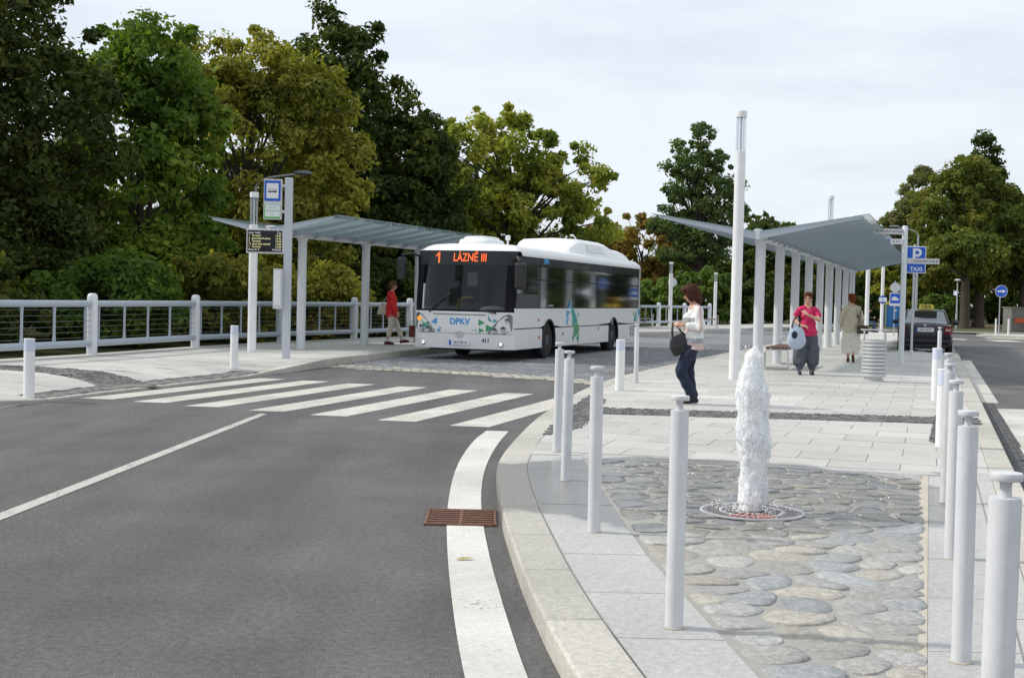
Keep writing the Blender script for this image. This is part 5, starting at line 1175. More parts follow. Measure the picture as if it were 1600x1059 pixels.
LM = {'dark': leaf_mat('leaf_dark', [(0.039, 0.057, 0.014), (0.065, 0.090, 0.022), (0.133, 0.143, 0.029)], .32),
      'maple': leaf_mat('leaf_maple', [(0.056, 0.106, 0.020), (0.109, 0.187, 0.030), (0.250, 0.312, 0.047)], .4),
      'olive': leaf_mat('leaf_olive', [(0.137, 0.146, 0.028), (0.258, 0.258, 0.048), (0.421, 0.383, 0.074)], .42),
      'beech': leaf_mat('leaf_beech', [(0.024, 0.044, 0.012), (0.049, 0.078, 0.017), (0.145, 0.163, 0.029)], .32),
      'light': leaf_mat('leaf_light', [(0.121, 0.164, 0.031), (0.258, 0.305, 0.053), (0.499, 0.468, 0.094)], .45),
      'rust': leaf_mat('leaf_rust', [(0.140, 0.112, 0.029), (0.253, 0.179, 0.043), (0.379, 0.253, 0.059)], .38),
      'acacia': leaf_mat('leaf_acacia', [(0.060, 0.095, 0.037), (0.112, 0.168, 0.059), (0.183, 0.235, 0.073)], .38),
      'bush': leaf_mat('leaf_bush', [(0.065, 0.116, 0.028), (0.123, 0.197, 0.043), (0.204, 0.274, 0.059)], .38),
      'yellowbush': leaf_mat('leaf_yellowbush', [(0.126, 0.154, 0.028), (0.267, 0.281, 0.042), (0.449, 0.407, 0.063)], .42),
      'linden': leaf_mat('leaf_linden', [(0.067, 0.098, 0.024), (0.137, 0.172, 0.037), (0.267, 0.242, 0.053)], .38),
      'birch': leaf_mat('leaf_birch', [(0.106, 0.120, 0.051), (0.197, 0.211, 0.087), (0.295, 0.288, 0.120)], .42)}
# --- left: a wall of trees beyond the railing
tree('park_tree', 'very large dark green tree filling the far left edge', -16.4, 36, 2.2, .40, [(0, 0, 6.0, 4.4, 3.8, 5.6), (.8, -.8, 2.2, 4.2, 2.8, 2.4), (1.6, 0, 9.6, 2.3, 2.4, 2.8), (-2.5, 0, 10.6, 2.6, 2.6, 3.2), (3.4, .4, 5.2, 2.0, 2.0, 3.4)], LM['dark'], 640, 82, .165, 101, limbs=40)
tree('park_tree', 'broad green maple just right of the dark tree at far left', -11.7, 41, 2.0, .28, [(0, 0, 5.2, 2.6, 2.4, 4.2), (-.3, -.4, 2.0, 3.0, 2.2, 2.0), (.2, 0, 8.0, 1.5, 1.5, 1.7)], LM['maple'], 330, 84, .20, 111, limbs=30)
tree('park_tree', 'yellowish green feathery tree behind the street light', -9.6, 47, 2.4, .26, [(0, 0, 6.2, 3.0, 2.6, 3.8), (.8, -.6, 2.6, 3.4, 2.2, 2.4), (-1.6, 0, 9.0, 1.5, 1.5, 1.5), (.4, 0, 9.4, 1.4, 1.5, 1.3), (2.2, 0, 8.0, 1.6, 1.6, 1.8), (2.9, 0, 5.6, 1.5, 1.4, 2.0)], LM['olive'], 480, 84, .155, 121, cr=(.4, .8), limbs=46, elong=2.1)
tree('park_tree', 'tallest dark green tree rising behind the left shelter', -6.9, 57, 3.0, .42, [(-1.5, 0, 12.0, 1.5, 1.5, 1.9), (.2, 0, 11.4, 1.5, 1.5, 1.9), (-1.9, 0, 10.0, 1.8, 1.6, 2.2), (-.4, 0, 8.8, 3.1, 2.6, 3.0), (2.2, 0, 7.2, 2.2, 2.0, 2.4), (.9, 0, 5.8, 4.0, 3.0, 3.4), (2.2, -.4, 3.4, 2.9, 2.4, 3.2), (-1.8, -.5, 3.8, 2.6, 2.2, 3.2)], LM['beech'], 560, 86, .21, 131, cr=(.45, .9), limbs=34)
tree('park_tree', 'light yellow green spreading tree above the bus roof', .1, 66, 2.6, .34, [(-2.4, 0, 8.6, 1.9, 1.8, 2.2), (.3, 0, 8.9, 2.3, 2.0, 2.1), (-3.6, 0, 6.4, 1.6, 1.6, 1.7), (2.8, 0, 7.6, 1.9, 1.6, 1.6), (3.4, 0, 5.2, 1.5, 1.4, 1.1), (-1.6, 0, 5.4, 2.6, 2.2, 2.2), (1.0, 0, 5.4, 2.2, 2.0, 2.4), (-.3, 0, 3.2, 3.2, 2.2, 1.8)], LM['light'], 330, 80, .22, 141, cr=(.38, .78), limbs=60)
tree('park_tree', 'rust brown autumn tree left of the bus rear, lower one', 6.6, 101, 2.4, .25, [(0, 0, 4.8, 2.5, 2.2, 2.6), (.5, 0, 2.4, 2.4, 2.0, 2.0)], LM['rust'], 130, 70, .27, 151, limbs=16)
tree('park_tree', 'rust brown autumn tree with rounded crown above the bus rear', 9.8, 100, 2.4, .28, [(0, 0, 5.2, 2.7, 2.3, 2.7), (.5, 0, 2.4, 2.8, 2.0, 2.2)], LM['rust'], 150, 70, .27, 161, limbs=18)
tree('park_tree', 'tall open dark tree with layered branches left of the lamp column', 12.9, 92, 4.4, .30, [(-.1, 0, 13.0, .9, .9, .8), (-.9, 0, 12.0, 1.3, 1.2, .7), (.7, 0, 11.6, 1.2, 1.2, .7), (-.3, 0, 10.7, 2.2, 1.5, .8), (-1.4, 0, 9.4, 1.5, 1.5, .7), (1.3, 0, 9.4, 1.8, 1.6, .9), (-.3, 0, 8.3, 2.6, 1.7, .8), (2.0, 0, 7.5, 1.8, 1.6, .9), (-2.0, 0, 6.9, 1.6, 1.5, .8), (.3, 0, 6.2, 2.9, 2, .9), (-.4, 0, 5.0, 2.6, 1.8, .9)], LM['acacia'], 330, 60, .19, 171, cr=(.28, .75), flat=.8, limbs=60)
tree('park_tree', 'dark tree standing behind the right shelter columns', 19.2, 96, 2.0, .25, [(0, 0, 4.2, 3.0, 2.4, 2.9), (-2.6, 0, 3.4, 2.6, 2, 2.6)], LM['beech'], 190, 80, .26, 181, limbs=14)
tree('park_tree', 'dark rounded tree behind the far end of the right shelter', 24.3, 102, 2.0, .25, [(0, 0, 4.0, 3.0, 2.4, 3.0)], LM['linden'], 120, 80, .26, 191, limbs=14)
# --- right: lindens of the avenue
tree('linden_tree', 'broad green and ochre linden, largest tree at right', 34.4, 97, 3.2, .42, [(-1.2, 0, 8.2, 4.0, 3.2, 3.6), (1.0, 0, 6.4, 4.4, 3.4, 3.0), (-1.9, -.6, 5.2, 3.2, 2.8, 2.6), (-.8, 0, 11.0, 2.0, 2, 1.6), (2.4, -.8, 4.8, 2.8, 2.2, 1.6)], LM['linden'], 470, 84, .25, 201, cr=(.5, 1.0), limbs=40)
tree('linden_tree', 'tall dark pointed tree at the right rising above the linden', 37.0, 104, 3.0, .40, [(0, 0, 13.6, .95, .9, 1.9), (0, 0, 11.4, 1.9, 1.6, 2.0), (.5, 0, 9.0, 3.0, 2.4, 2.6), (1.5, 0, 6.2, 3.4, 2.6, 3.0)], LM['beech'], 330, 80, .26, 211, limbs=24)
tree('birch_tree', 'pale feathery birch at the left side of the linden', 32.2, 104, 3.0, .22, [(0, 0, 10.6, 1.5, 1.4, 1.9), (-.8, 0, 8.2, 2.0, 1.8, 2.2), (-1.8, 0, 5.6, 2.2, 1.8, 2.6)], LM['birch'], 230, 76, .19, 221, cr=(.35, .75), limbs=24, elong=2.2)
tree('park_tree', 'small grey green tree rising behind the shelter roof corner', 34.4, 122, 2.5, .22, [(0, 0, 7.6, 1.7, 1.6, 2.0), (-.8, 0, 4.6, 2.6, 2, 2.6)], LM['birch'], 110, 70, .26, 231, limbs=14)
tree('park_tree', 'dark tree at the far right photo edge', 45.0, 112, 2.5, .35, [(0, 0, 6.5, 4.2, 3.2, 4.6), (-2.0, 0, 9.2, 1.8, 1.8, 1.8)], LM['beech'], 240, 80, .28, 241, limbs=16)
for i, (x, y, lb) in enumerate(((31.4, 91, 'thick avenue trunk left of the leafy path'), (37.4, 96, 'avenue tree right of the leafy path behind the round sign'))):
    tree('avenue_tree', lb, x, y, 4.2, .36, [(0, 0, 5.4, 2.4, 2.0, 1.4)], LM['linden'], 90, 70, .25, 251+i*3, limbs=12)
# --- shrubs
def shrub(label, x, y, w, h, m, seed, size=.15, n=90, per=80, d=None): return tree('shrub', label, x, y, h*.3, .05, [(0, 0, h*.5, w, d or w*.8, h*.5), (w*.25, 0, h*.7, w*.6, w*.5, h*.32)], m, n, per, size, seed, cr=(.28, .55), limbs=12, cat='shrub', group='shrubs beyond the railing and the platform')
SH = [(-13.9, 32.0, 2.2, 2.0, 'dark', 'dark shrub under the big tree at far left'), (-15.4, 24.0, 2.2, 2.0, 'dark', 'dark shrub behind the railing at the far left edge'), (-12.9, 29.0, 2.4, 2.2, 'dark', 'dark shrub behind the first railing bay'), (-10.4, 33.5, 2.0, 2.3, 'maple', 'green shrub behind the second railing bay'),
      (-8.6, 38.2, 1.9, 2.4, 'olive', 'olive shrub behind the lamp column on the left'), (-6.6, 42.4, 1.9, 2.3, 'olive', 'olive shrub behind the left shelter, first column'), (-4.9, 46.6, 2.0, 2.6, 'beech', 'dark shrub behind the woman in red'),
      (-2.6, 51.5, 2.2, 2.8, 'beech', 'dark shrub right behind the front of the bus'), (.6, 57.5, 2.4, 2.8, 'beech', 'dark shrub hidden behind the bus middle')]
for i, (x, y, w, h, m, lb) in enumerate(SH): shrub(lb, x, y, w, h, LM[m], 300+i*3, n=110)
SH2 = [(9.6, 84, 2.2, 2.9, 'bush', 'bright green shrub right behind the bus rear'), (12.6, 87, 2.6, 3.5, 'bush', 'bright green shrub behind the sweater woman head'), (16.2, 88, 2.6, 3.2, 'beech', 'dark shrub behind the tall lamp column'), (20.2, 90, 2.6, 3.0, 'beech', 'dark shrub seen between the shelter columns'),
       (24.0, 94, 2.4, 3.3, 'beech', 'dark green shrub behind the far shelter columns'), (26.8, 97, 2.2, 4.2, 'yellowbush', 'yellow green shrub left of the numbered stop disc'), (29.2, 99, 2.0, 3.4, 'yellowbush', 'yellow green shrub behind the blue cabin'), (30.6, 95, 1.7, 2.4, 'bush', 'green shrub behind the taxi roof')]
for i, (x, y, w, h, m, lb) in enumerate(SH2): shrub(lb, x, y, w, h, LM[m], 340+i*3, size=.24, n=90, per=64)
# --- far wood closing the view
cs = []; rs_ = []
rw = np.random.default_rng(5)
for x in np.arange(-75, 95, 1.15):
    d_ = 120 + 12*rw.random() - (18 if x < -5 else 0)
    for k in range((12 if x > 22 else 7) if x > 0 else 14): cs.append((x+rw.normal()*1.2, d_+rw.normal()*2, rw.uniform(.3, (9 if x > 22 else 5.6) if x > 0 else 13))); rs_.append(rw.uniform(.9, 1.6))
o = link('far_wood', leaves_mesh('far_wood', np.array(cs), np.array(rs_), 52, .42, 77), LM['beech'], None, 0); tag(o, 'far-off dark wood closing the view behind the park trees', 'wood', kind='stuff')
# --- unseen tree row added behind the viewpoint for the bus windscreen to reflect
cs = []; rs_ = []
for x in np.arange(-70, 70, 1.6):
    d_ = -52 - 8*rw.random()
    for k in range(7): cs.append((x+rw.normal()*1.2, d_+rw.normal()*2, rw.uniform(.3, 9))); rs_.append(rw.uniform(1.0, 1.8))
o = link('far_wood', leaves_mesh('far_wood', np.array(cs), np.array(rs_), 40, .6, 78), LM['beech'], None, 0); tag(o, 'unseen row of trees added behind the viewpoint for the bus windscreen to mirror', 'wood', kind='stuff')
# ================================================================== PEOPLE (local frame: +x forward, +y to the person's left)
def V3(*a): return Vector(a)
def cap(mb, p0, r0, p1, r1, n=12):
    p0, p1 = Vector(p0), Vector(p1); mb.sphere(p0, r0, n, 8); mb.sphere(p1, r1, n, 8); mb.cyl(p0, p1, r0, r1, n); return mb
def chain(mb, pts, rs_):
    for (a, b), (ra, rb) in zip(zip(pts, pts[1:]), zip(rs_, rs_[1:])): cap(mb, a, ra, b, rb)
def hand(mb, wrist, d, nrm, curl=.6, s=1.):
    """palm, four unequal bent fingers and a thumb; d = pointing direction, nrm = the way the palm faces"""
    w = Vector(wrist); d = Vector(d).normalized(); nrm = (Vector(nrm) - d*Vector(nrm).dot(d)).normalized(); side = d.cross(nrm)
    for k in (-.022, -.007, .008, .022): cap(mb, w+d*.015*s+side*k*.8, .014, w+d*.078*s+side*k, .0115)
    for k, l in ((-.027, .060), (-.009, .072), (.009, .077), (.027, .070)):
        b = w+d*.08*s+side*k; m_ = b+(d*math.cos(curl*.7)+nrm*math.sin(curl*.7))*l*.55; e = m_+(d*math.cos(curl*1.8)+nrm*math.sin(curl*1.8))*l*.5
        cap(mb, b, .0095, m_, .0088); cap(mb, m_, .0088, e, .0072)
    b = w+d*.025*s+side*.026; m_ = b+(d*.75+side*.75+nrm*.25).normalized()*.04; e = m_+(d*.9+side*.15+nrm*.35).normalized()*.032; cap(mb, b, .013, m_, .0105); cap(mb, m_, .0105, e, .0085)
def person(label, loc, heading, J, wear, k=1., hair_m=None, hair=(), vox=.0085, glasses=False):
    t = thing('person', label, 'person', loc, heading); t.scale = (k, k, k)
    hd = Vector(J.get('head', (.02, 0, 1.535))); hy, hp = J.get('turn', 0.), J.get('nod', 0.)
    mb = MB(); HM = Matrix.Translation(hd) @ Matrix.Rotation(hy, 4, 'Z') @ Matrix.Rotation(hp, 4, 'Y')
    h = MB(); h.sphere((0, 0, .012), (.094, .076, .108), 20, 14); h.sphere((.028, 0, -.055), (.062, .056, .062), 16, 10); h.sphere((.045, 0, -.085), (.034, .032, .028), 12, 8); h.sphere((.052, 0, .02), (.04, .058, .06), 14, 8)
    cap(h, (.088, 0, .012), .009, (.106, 0, -.022), .0125); h.sphere((.088, 0, -.052), (.012, .024, .010), 10, 6)
    for s in (-1, 1): h.sphere((-.005, s*.076, -.01), (.018, .011, .030), 10, 6); h.sphere((.06, s*.036, -.022), (.028, .022, .022), 10, 6)
    h.v = [tuple(HM @ Vector(p)) for p in h.v]; mb.add(h.v, h.f)
    nb = Vector(J.get('neck', (0, 0, 1.38))); cap(mb, nb, .056, hd+Vector((-.015, 0, -.06)), .05)
    for s, q in (('L', 1), ('R', -1)):
        sh, el, wr = (Vector(J[a+s]) for a in ('sh', 'el', 'wr')); chain(mb, [sh, el, wr], [.044, .036, .026]); f_ = sh.lerp(el, 0); cap(mb, el, .038, el.lerp(wr, .35), .036)
        d, n_, c_ = J['hand'+s]; hand(mb, wr, d, n_, c_)
        hp_, kn, an = (Vector(J[a+s]) for a in ('hip', 'kn', 'an')); chain(mb, [hp_, kn, an], [.07, .048, .034]); cap(mb, kn.lerp(an, .15), .047, kn.lerp(an, .45), .049)
        ft = Vector(J.get('ft'+s, an+Vector((.13, 0, -.045)))); cap(mb, an, .034, ft, .028)
    chain(mb, [nb, Vector(J.get('chest', (0, 0, 1.2))), Vector(J.get('waist', (0, 0, 1.0))), Vector(J.get('pelvis', (0, 0, .88)))], [.06, .10, .095, .10])
    for s in 'LR': cap(mb, nb+Vector((0, 0, -.03)), .05, J['sh'+s], .045); cap(mb, J.get('pelvis', (0, 0, .88)), .09, J['hip'+s], .07)
    body = link('body', remesh(mb, vox, 3), 'skin', t, 180)
    for s in (-1, 1):
        e = MB().sphere(HM @ Vector((.0865, s*.034, .004)), (.006, .012, .007), 10, 6).build('eye', 'eye', t, 60)
        MB().box(HM @ Vector((.088, s*.034, .024)), (.008, .032, .006), 0).build('eyebrow', hair_m, t, 0)
    MB().sphere(HM @ Vector((.096, 0, -.052)), (.006, .021, .007), 10, 6).build('mouth', 'lip', t, 60)
    if glasses:
        for s in (-1, 1):
            g = MB().tube([HM @ Vector((.098, s*.036+.022*math.cos(a), .002+.017*math.sin(a))) for a in np.linspace(0, 2*pi, 14)], .0025, 5); g.tube([HM @ Vector((.098, s*.058, .004)), HM @ Vector((.0, s*.080, .004))], .0025, 5); g.build('glasses', 'dark', t)
    q = MB()
    for c, r in hair: q.sphere(c, r, 16, 10)
    q.v = [tuple(HM @ Vector(p)) for p in q.v]; hm = remesh(q, .009, 3)
    rh = np.random.default_rng(3); co = np.empty(len(hm.vertices)*3, np.float32); hm.vertices.foreach_get('co', co); co = co.reshape(-1, 3); ang = np.arctan2(co[:, 1]-hd.y, co[:, 0]-hd.x)
    co += (np.sin(ang*23+co[:, 2]*16)*.0035 + np.sin(ang*41-co[:, 2]*30)*.002)[:, None]*((co-np.array(hd))/np.linalg.norm(co-np.array(hd), axis=1, keepdims=True)); hm.vertices.foreach_set('co', co.ravel()); link('hair', hm, hair_m, t, 180)
    for name, m, caps, sph, v in wear:
        q = MB()
        for pts, rs_ in caps: chain(q, [Vector(p) for p in pts], rs_)
        for c, r in sph: q.sphere(c, r, 16, 10)
        me = remesh(q, v, 3); co = np.empty(len(me.vertices)*3, np.float32); me.vertices.foreach_get('co', co); co = co.reshape(-1, 3); no = np.empty(len(me.vertices)*3, np.float32); me.vertices.foreach_get('normal', no); no = no.reshape(-1, 3)
        if name not in ('shoe', 'sole'):     # soft folds
            f_ = np.sin(co[:, 2]*38+co[:, 0]*21+np.sin(co[:, 1]*25)*1.6)*.0042 + np.sin(co[:, 2]*17-co[:, 1]*33+np.sin(co[:, 0]*19)*2)*.0048
            co += no*f_[:, None]; me.vertices.foreach_set('co', co.ravel())
        link(name, me, m, t, 180)
    return t
def shoe(an, ft, m, h=.0):
    an, ft = Vector(an), Vector(ft); return ('shoe', m, [([an+Vector((-.035, 0, -.045)), ft+Vector((.035, 0, -.008))], [.040, .034]), ([an+Vector((-.01, 0, -.01)), ft], [.040, .034])], [], .009)
cloth = lambda n, c, v=.12, s=18: mat(n, c, .85, var=v, scale=s, bump=.3, bscale=90)
def stripes(name, stops, rough=.9, axis=2):
    lo, hi = (.7, 1.5) if axis == 2 else (-.2, .3)
    """knitted bands by height on the garment (object space)"""
    m = bpy.data.materials.new(name); m.use_nodes = True; t = m.node_tree; N = t.nodes; K = t.links.new; b = N['Principled BSDF']; b.inputs['Roughness'].default_value = rough
    tc_ = N.new('ShaderNodeTexCoord'); sx = N.new('ShaderNodeSeparateXYZ'); K(tc_.outputs['Object'], sx.inputs[0]); r = N.new('ShaderNodeValToRGB'); r.color_ramp.interpolation = 'CONSTANT'
    mr = N.new('ShaderNodeMapRange'); mr.inputs[1].default_value = lo; mr.inputs[2].default_value = hi; K(sx.outputs[axis], mr.inputs[0]); K(mr.outputs[0], r.inputs[0]); e = r.color_ramp.elements
    while len(e) > 1: e.remove(e[-1])
    for i, (z, c) in enumerate(stops):
        x = e[0] if i == 0 else e.new((z-lo)/(hi-lo))
        x.position = max(0, (z-lo)/(hi-lo)); x.color = (*c, 1)
    nz_ = N.new('ShaderNodeTexNoise'); nz_.inputs['Scale'].default_value = 120; bp = N.new('ShaderNodeBump'); bp.inputs['Strength'].default_value = .3; bp.inputs['Distance'].default_value = .004; K(nz_.outputs[0], bp.inputs['Height']); K(bp.outputs[0], b.inputs['Normal']); K(r.outputs[0], b.inputs['Base Color']); return m
PK, WH, GR = (.64, .49, .45), (.76, .76, .74), (.34, .36, .38)
hair_auburn = mat('hair_auburn', (.060, .022, .014), .65, spec=.15, var=.35, scale=30); hair_brown = mat('hair_brown', (.12, .065, .03), .65, spec=.15, var=.35, scale=30); hair_red = mat('hair_red', (.16, .035, .015), .65, spec=.15, var=.3, scale=30); hair_dark = mat('hair_dark', (.02, .015, .012), .65, spec=.15, var=.3)
bob = [((-.012, 0, .035), (.112, .098, .105)), ((-.05, 0, -.03), (.085, .098, .11)), ((-.055, 0, -.10), (.072, .088, .07)), ((.035, .062, -.02), (.05, .035, .09)), ((.035, -.062, -.02), (.05, .035, .09)), ((.07, 0, .085), (.045, .07, .035))]
short = [((-.014, 0, .04), (.104, .090, .092)), ((-.04, 0, -.01), (.082, .088, .085)), ((-.055, 0, -.06), (.05, .066, .045)), ((.055, .02, .085), (.045, .058, .035)), ((.02, 0, .105), (.07, .07, .035)), ((.02, .072, .02), (.03, .02, .04)), ((.02, -.072, .02), (.03, .02, .04))]
denim = cloth('jeans_navy', (.012, .020, .048), .25)
# --- woman in the striped sweater, in profile, walking to the left and looking at her hands
J = dict(head=(.045, 0, 1.525), nod=.42, neck=(-.01, 0, 1.37), chest=(-.005, 0, 1.2), waist=(-.01, 0, 1.0), pelvis=(-.01, 0, .88),
         shL=(-.02, .165, 1.31), elL=(-.04, .23, 1.06), wrL=(.17, .13, 1.10), handL=((1, -.25, .1), (-.1, -.9, -.4), .9),
         shR=(-.02, -.165, 1.31), elR=(-.03, -.22, 1.07), wrR=(.17, -.08, 1.12), handR=((1, .3, -.05), (0, .5, -.9), 1.0),
         hipL=(.0, .085, .85), knL=(.185, .085, .47), anL=(-.005, .075, .105), ftL=(.115, .075, .045), hipR=(-.01, -.085, .85), knR=(.035, -.08, .465), anR=(-.05, -.075, .09), ftR=(.08, -.08, .04))
sweat = stripes('striped_knit', [(.7, PK), (.845, GR), (.915, WH), (1.01, PK), (1.10, GR), (1.195, WH), (1.31, PK)])
wear = [('sweater', sweat, [([(-.02, 0, 1.32), (-.005, 0, 1.2), (.0, 0, 1.0), (.0, 0, .88)], [.066, .125, .14, .145]), ([(-.015, .05, 1.325), (-.02, .16, 1.295), (-.01, .12, 1.1)], [.066, .062, .09]), ([(-.015, -.05, 1.325), (-.02, -.16, 1.295), (-.01, -.12, 1.1)], [.066, .062, .09]), ([(.0, .07, 1.0), (.0, .075, .87)], [.13, .13]), ([(.0, -.07, 1.0), (.0, -.075, .87)], [.13, .13])], [((.07, .06, 1.165), (.075, .08, .10)), ((.07, -.06, 1.165), (.075, .08, .10)), ((.0, 0, .775), (.155, .205, .03)), ((.0, 0, .82), (.15, .20, .05))], .011),
        ('sleeve', stripes('sleeve_knit', [(-.2, WH), (-.062, PK), (-.018, WH)], axis=0), [([(-.02, .165, 1.30), (-.05, .235, 1.07), (.10, .17, 1.085)], [.066, .066, .050])], [], .011),
        ('sleeve', stripes('sleeve_knit', [(-.2, WH), (-.062, PK), (-.018, WH)], axis=0), [([(-.02, -.165, 1.30), (-.04, -.225, 1.07), (.10, -.13, 1.105)], [.066, .066, .050])], [], .011),
        ('trousers', denim, [([(.0, .08, .86), (.185, .085, .47), (.01, .075, .13)], [.105, .078, .068]), ([(-.01, -.08, .86), (.035, -.08, .465), (-.04, -.075, .12)], [.105, .078, .068])], [], .011),
        shoe(J['anL'], J['ftL'], cloth('trainer_black', (.02, .02, .025))), shoe(J['anR'], J['ftR'], cloth('trainer_black', (.02, .02, .025)))]
person('woman in pink, white and grey striped sweater and jeans looking down at her hands', (2.50, 18.1, PZ), pi+.10, J, wear, 1.0, hair_auburn, bob)
bag = thing('handbag', 'black handbag hanging from the arm of the woman in the striped sweater', 'bag', (2.335, 18.02, PZ+.80), pi+.1)
bm = mat('black_leather', (.014, .014, .015), .4, var=.2, scale=25)
q = MB(); q.add([(x, y, z) for z, w, d in ((-.10, .155, .060), (.02, .165, .065), (.12, .125, .045), (.17, .10, .025)) for x, y in ((-w, -d), (w, -d), (w, d), (-w, d))], [(3, 2, 1, 0), (12, 13, 14, 15)] + [(r*4+i, r*4+(i+1) % 4, r*4+4+(i+1) % 4, r*4+4+i) for r in range(3) for i in range(4)]); q.build('pouch', bm, bag, 0, bevel=.025, seg=3)
for y in (-.03, .03): MB().tube([(-.08, y, .14), (-.05, y, .24), (-.02, y*.6, .31), (.02, y*.6, .31), (.05, y, .24), (.08, y, .14)], .009, 6).build('handle', bm, bag, 50)
bag.rotation_euler = (0, .38, pi+.1)
# --- woman in the pink top facing the camera, one hand on her shoulder, bag on the forearm
J = dict(head=(.03, 0, 1.525), turn=-.15, neck=(0, 0, 1.38), shL=(.0, .175, 1.31), elL=(.16, .21, 1.10), wrL=(.24, -.03, 1.21), handL=((-.25, -.7, .65), (-.8, -.2, -.3), .7),
         shR=(.0, -.175, 1.31), elR=(.02, -.255, 1.08), wrR=(.21, -.13, .985), handR=((.35, .9, -.12), (-.5, 0, -.8), .7),
         hipL=(0, .09, .85), knL=(.03, .105, .46), anL=(.0, .11, .085), hipR=(0, -.09, .85), knR=(.05, -.115, .46), anR=(.06, -.125, .085))
hp = mat('dark_print_cloth', (.075, .085, .105), .85, var=.55, scale=34, bump=.3)
pinkm = cloth('raspberry_jersey', (.55, .020, .105))
wear = [('top', pinkm, [([(0, 0, 1.32), (.015, 0, 1.2), (.02, 0, 1.0), (.015, 0, .90)], [.07, .125, .13, .135]), ([(0, .06, 1.0), (0, .07, .88)], [.115, .115]), ([(0, -.06, 1.0), (0, -.07, .88)], [.115, .115]), ([(0, .05, 1.325), (0, .165, 1.295), (.08, .205, 1.20)], [.064, .064, .060]), ([(0, -.05, 1.325), (0, -.165, 1.295), (.005, -.225, 1.20)], [.064, .064, .060])], [((.075, .06, 1.17), (.065, .075, .075)), ((.075, -.06, 1.17), (.065, .075, .075)), ((.01, 0, .80), (.175, .215, .035)), ((.01, 0, .86), (.17, .21, .07))], .011),
        ('trousers', hp, [([(0, .07, .86), (.03, .115, .50), (.02, .125, .28), (.0, .115, .125)], [.125, .135, .132, .062]), ([(0, -.07, .86), (.05, -.125, .50), (.05, -.14, .28), (.05, -.13, .125)], [.125, .14, .138, .062])], [], .011),
        shoe(J['anL'], (.13, .12, .04), cloth('shoe_navy', (.02, .035, .075))), shoe(J['anR'], (.19, -.135, .04), cloth('shoe_navy', (.02, .035, .075)))]
person('woman in raspberry top and baggy dark trousers facing the camera with hand on shoulder', (5.92, 26.3, PZ), -pi/2-.12, J, wear, 1.0, hair_brown if 0 else mat('hair_chestnut', (.085, .030, .014), .65, spec=.15, var=.35, scale=30), short, glasses=True)
bag = thing('cloth_bag', 'pale blue cloth bag on the arm of the woman in the raspberry top', 'bag', (5.66, 26.06, PZ+.72), -pi/2-.1)
q = MB(); 
for c, r in (((0, 0, -.03), (.085, .19, .19)), ((0, 0, .07), (.07, .165, .16)), ((0, 0, .15), (.05, .14, .11))): q.sphere(c, r, 18, 12)
link('sack', remesh(q, .010, 4), cloth('pale_blue_canvas', (.42, .49, .60), .08), bag, 180)
q = MB().lathe([(.0, 0), (.058, 0), (.058, .006), (0, .006)], n=20); q.v = [(.081+pz, px*.95-.05, .09+py*1.3-.01) for px, py, pz in q.v]; q.build('patch', mat('bag_patch', (.015, .018, .04), .8), bag, 0)
for y in (-.08, .06): MB().tube([(.02, y-.02, .22), (.0, y, .32), (.0, y*.5, .42), (0, y*.2+.01, .45)], .014, 8).build('strap', mat('bag_strap', (.02, .02, .03), .8), bag, 50)
# --- woman in beige walking away
J = dict(head=(.03, 0, 1.53), turn=.35, shL=(0, .17, 1.31), elL=(-.02, .24, 1.07), wrL=(.12, .23, .88), handL=((.4, 0, -1), (0, -1, 0), .6), shR=(0, -.17, 1.31), elR=(-.04, -.24, 1.07), wrR=(.05, -.25, .85), handR=((.2, 0, -1), (0, 1, 0), .6),
         hipL=(0, .09, .85), knL=(.12, .08, .47), anL=(.10, .06, .085), hipR=(0, -.09, .85), knR=(.03, -.08, .46), anR=(-.18, -.07, .17), ftL=(.22, .06, .04), ftR=(-.13, -.075, .05))
bei, cre = cloth('beige_linen', (.53, .48, .37)), cloth('cream_cotton', (.68, .65, .58), .06)
wear = [('jacket', bei, [([(0, 0, 1.33), (.0, 0, 1.2), (.0, 0, 1.0), (.0, 0, .86)], [.07, .13, .145, .15]), ([(0, .07, 1.0), (0, .07, .84)], [.125, .13]), ([(0, -.07, 1.0), (0, -.07, .84)], [.125, .13]), ([(0, .05, 1.325), (0, .165, 1.295), (-.02, .245, 1.06), (.09, .24, .93)], [.066, .066, .062, .052]), ([(0, -.05, 1.325), (0, -.165, 1.295), (-.04, -.245, 1.06), (.03, -.25, .92)], [.066, .066, .062, .052])], [((0, 0, .745), (.165, .215, .03)), ((0, 0, .80), (.155, .205, .06))], .011),
        ('skirt', cre, [([(0, .06, .85), (.04, .09, .5), (.05, .10, .36)], [.13, .14, .125]), ([(0, -.06, .85), (0, -.10, .5), (-.02, -.10, .36)], [.13, .14, .125]), ([(0, 0, .8), (.02, 0, .36)], [.14, .15])], [((.01, 0, .235), (.20, .235, .03)), ((.01, 0, .29), (.185, .22, .06))], .012),
        shoe(J['anL'], J['ftL'], cloth('shoe_brown', (.07, .035, .02))), ('shoe', cloth('shoe_brown', (.07, .035, .02)), [([(-.215, -.07, .16), (-.12, -.075, .035)], [.04, .034])], [], .009)]
person('woman in beige jacket and long cream skirt walking away under the shelter', (8.37, 32.35, PZ), math.atan2(.953, .304), J, wear, 1.02, hair_red, short)
bag = thing('shoulder_bag', 'dark brown shoulder bag worn by the woman in beige', 'bag', (8.57, 32.12, PZ+.86), math.atan2(.953, .304))
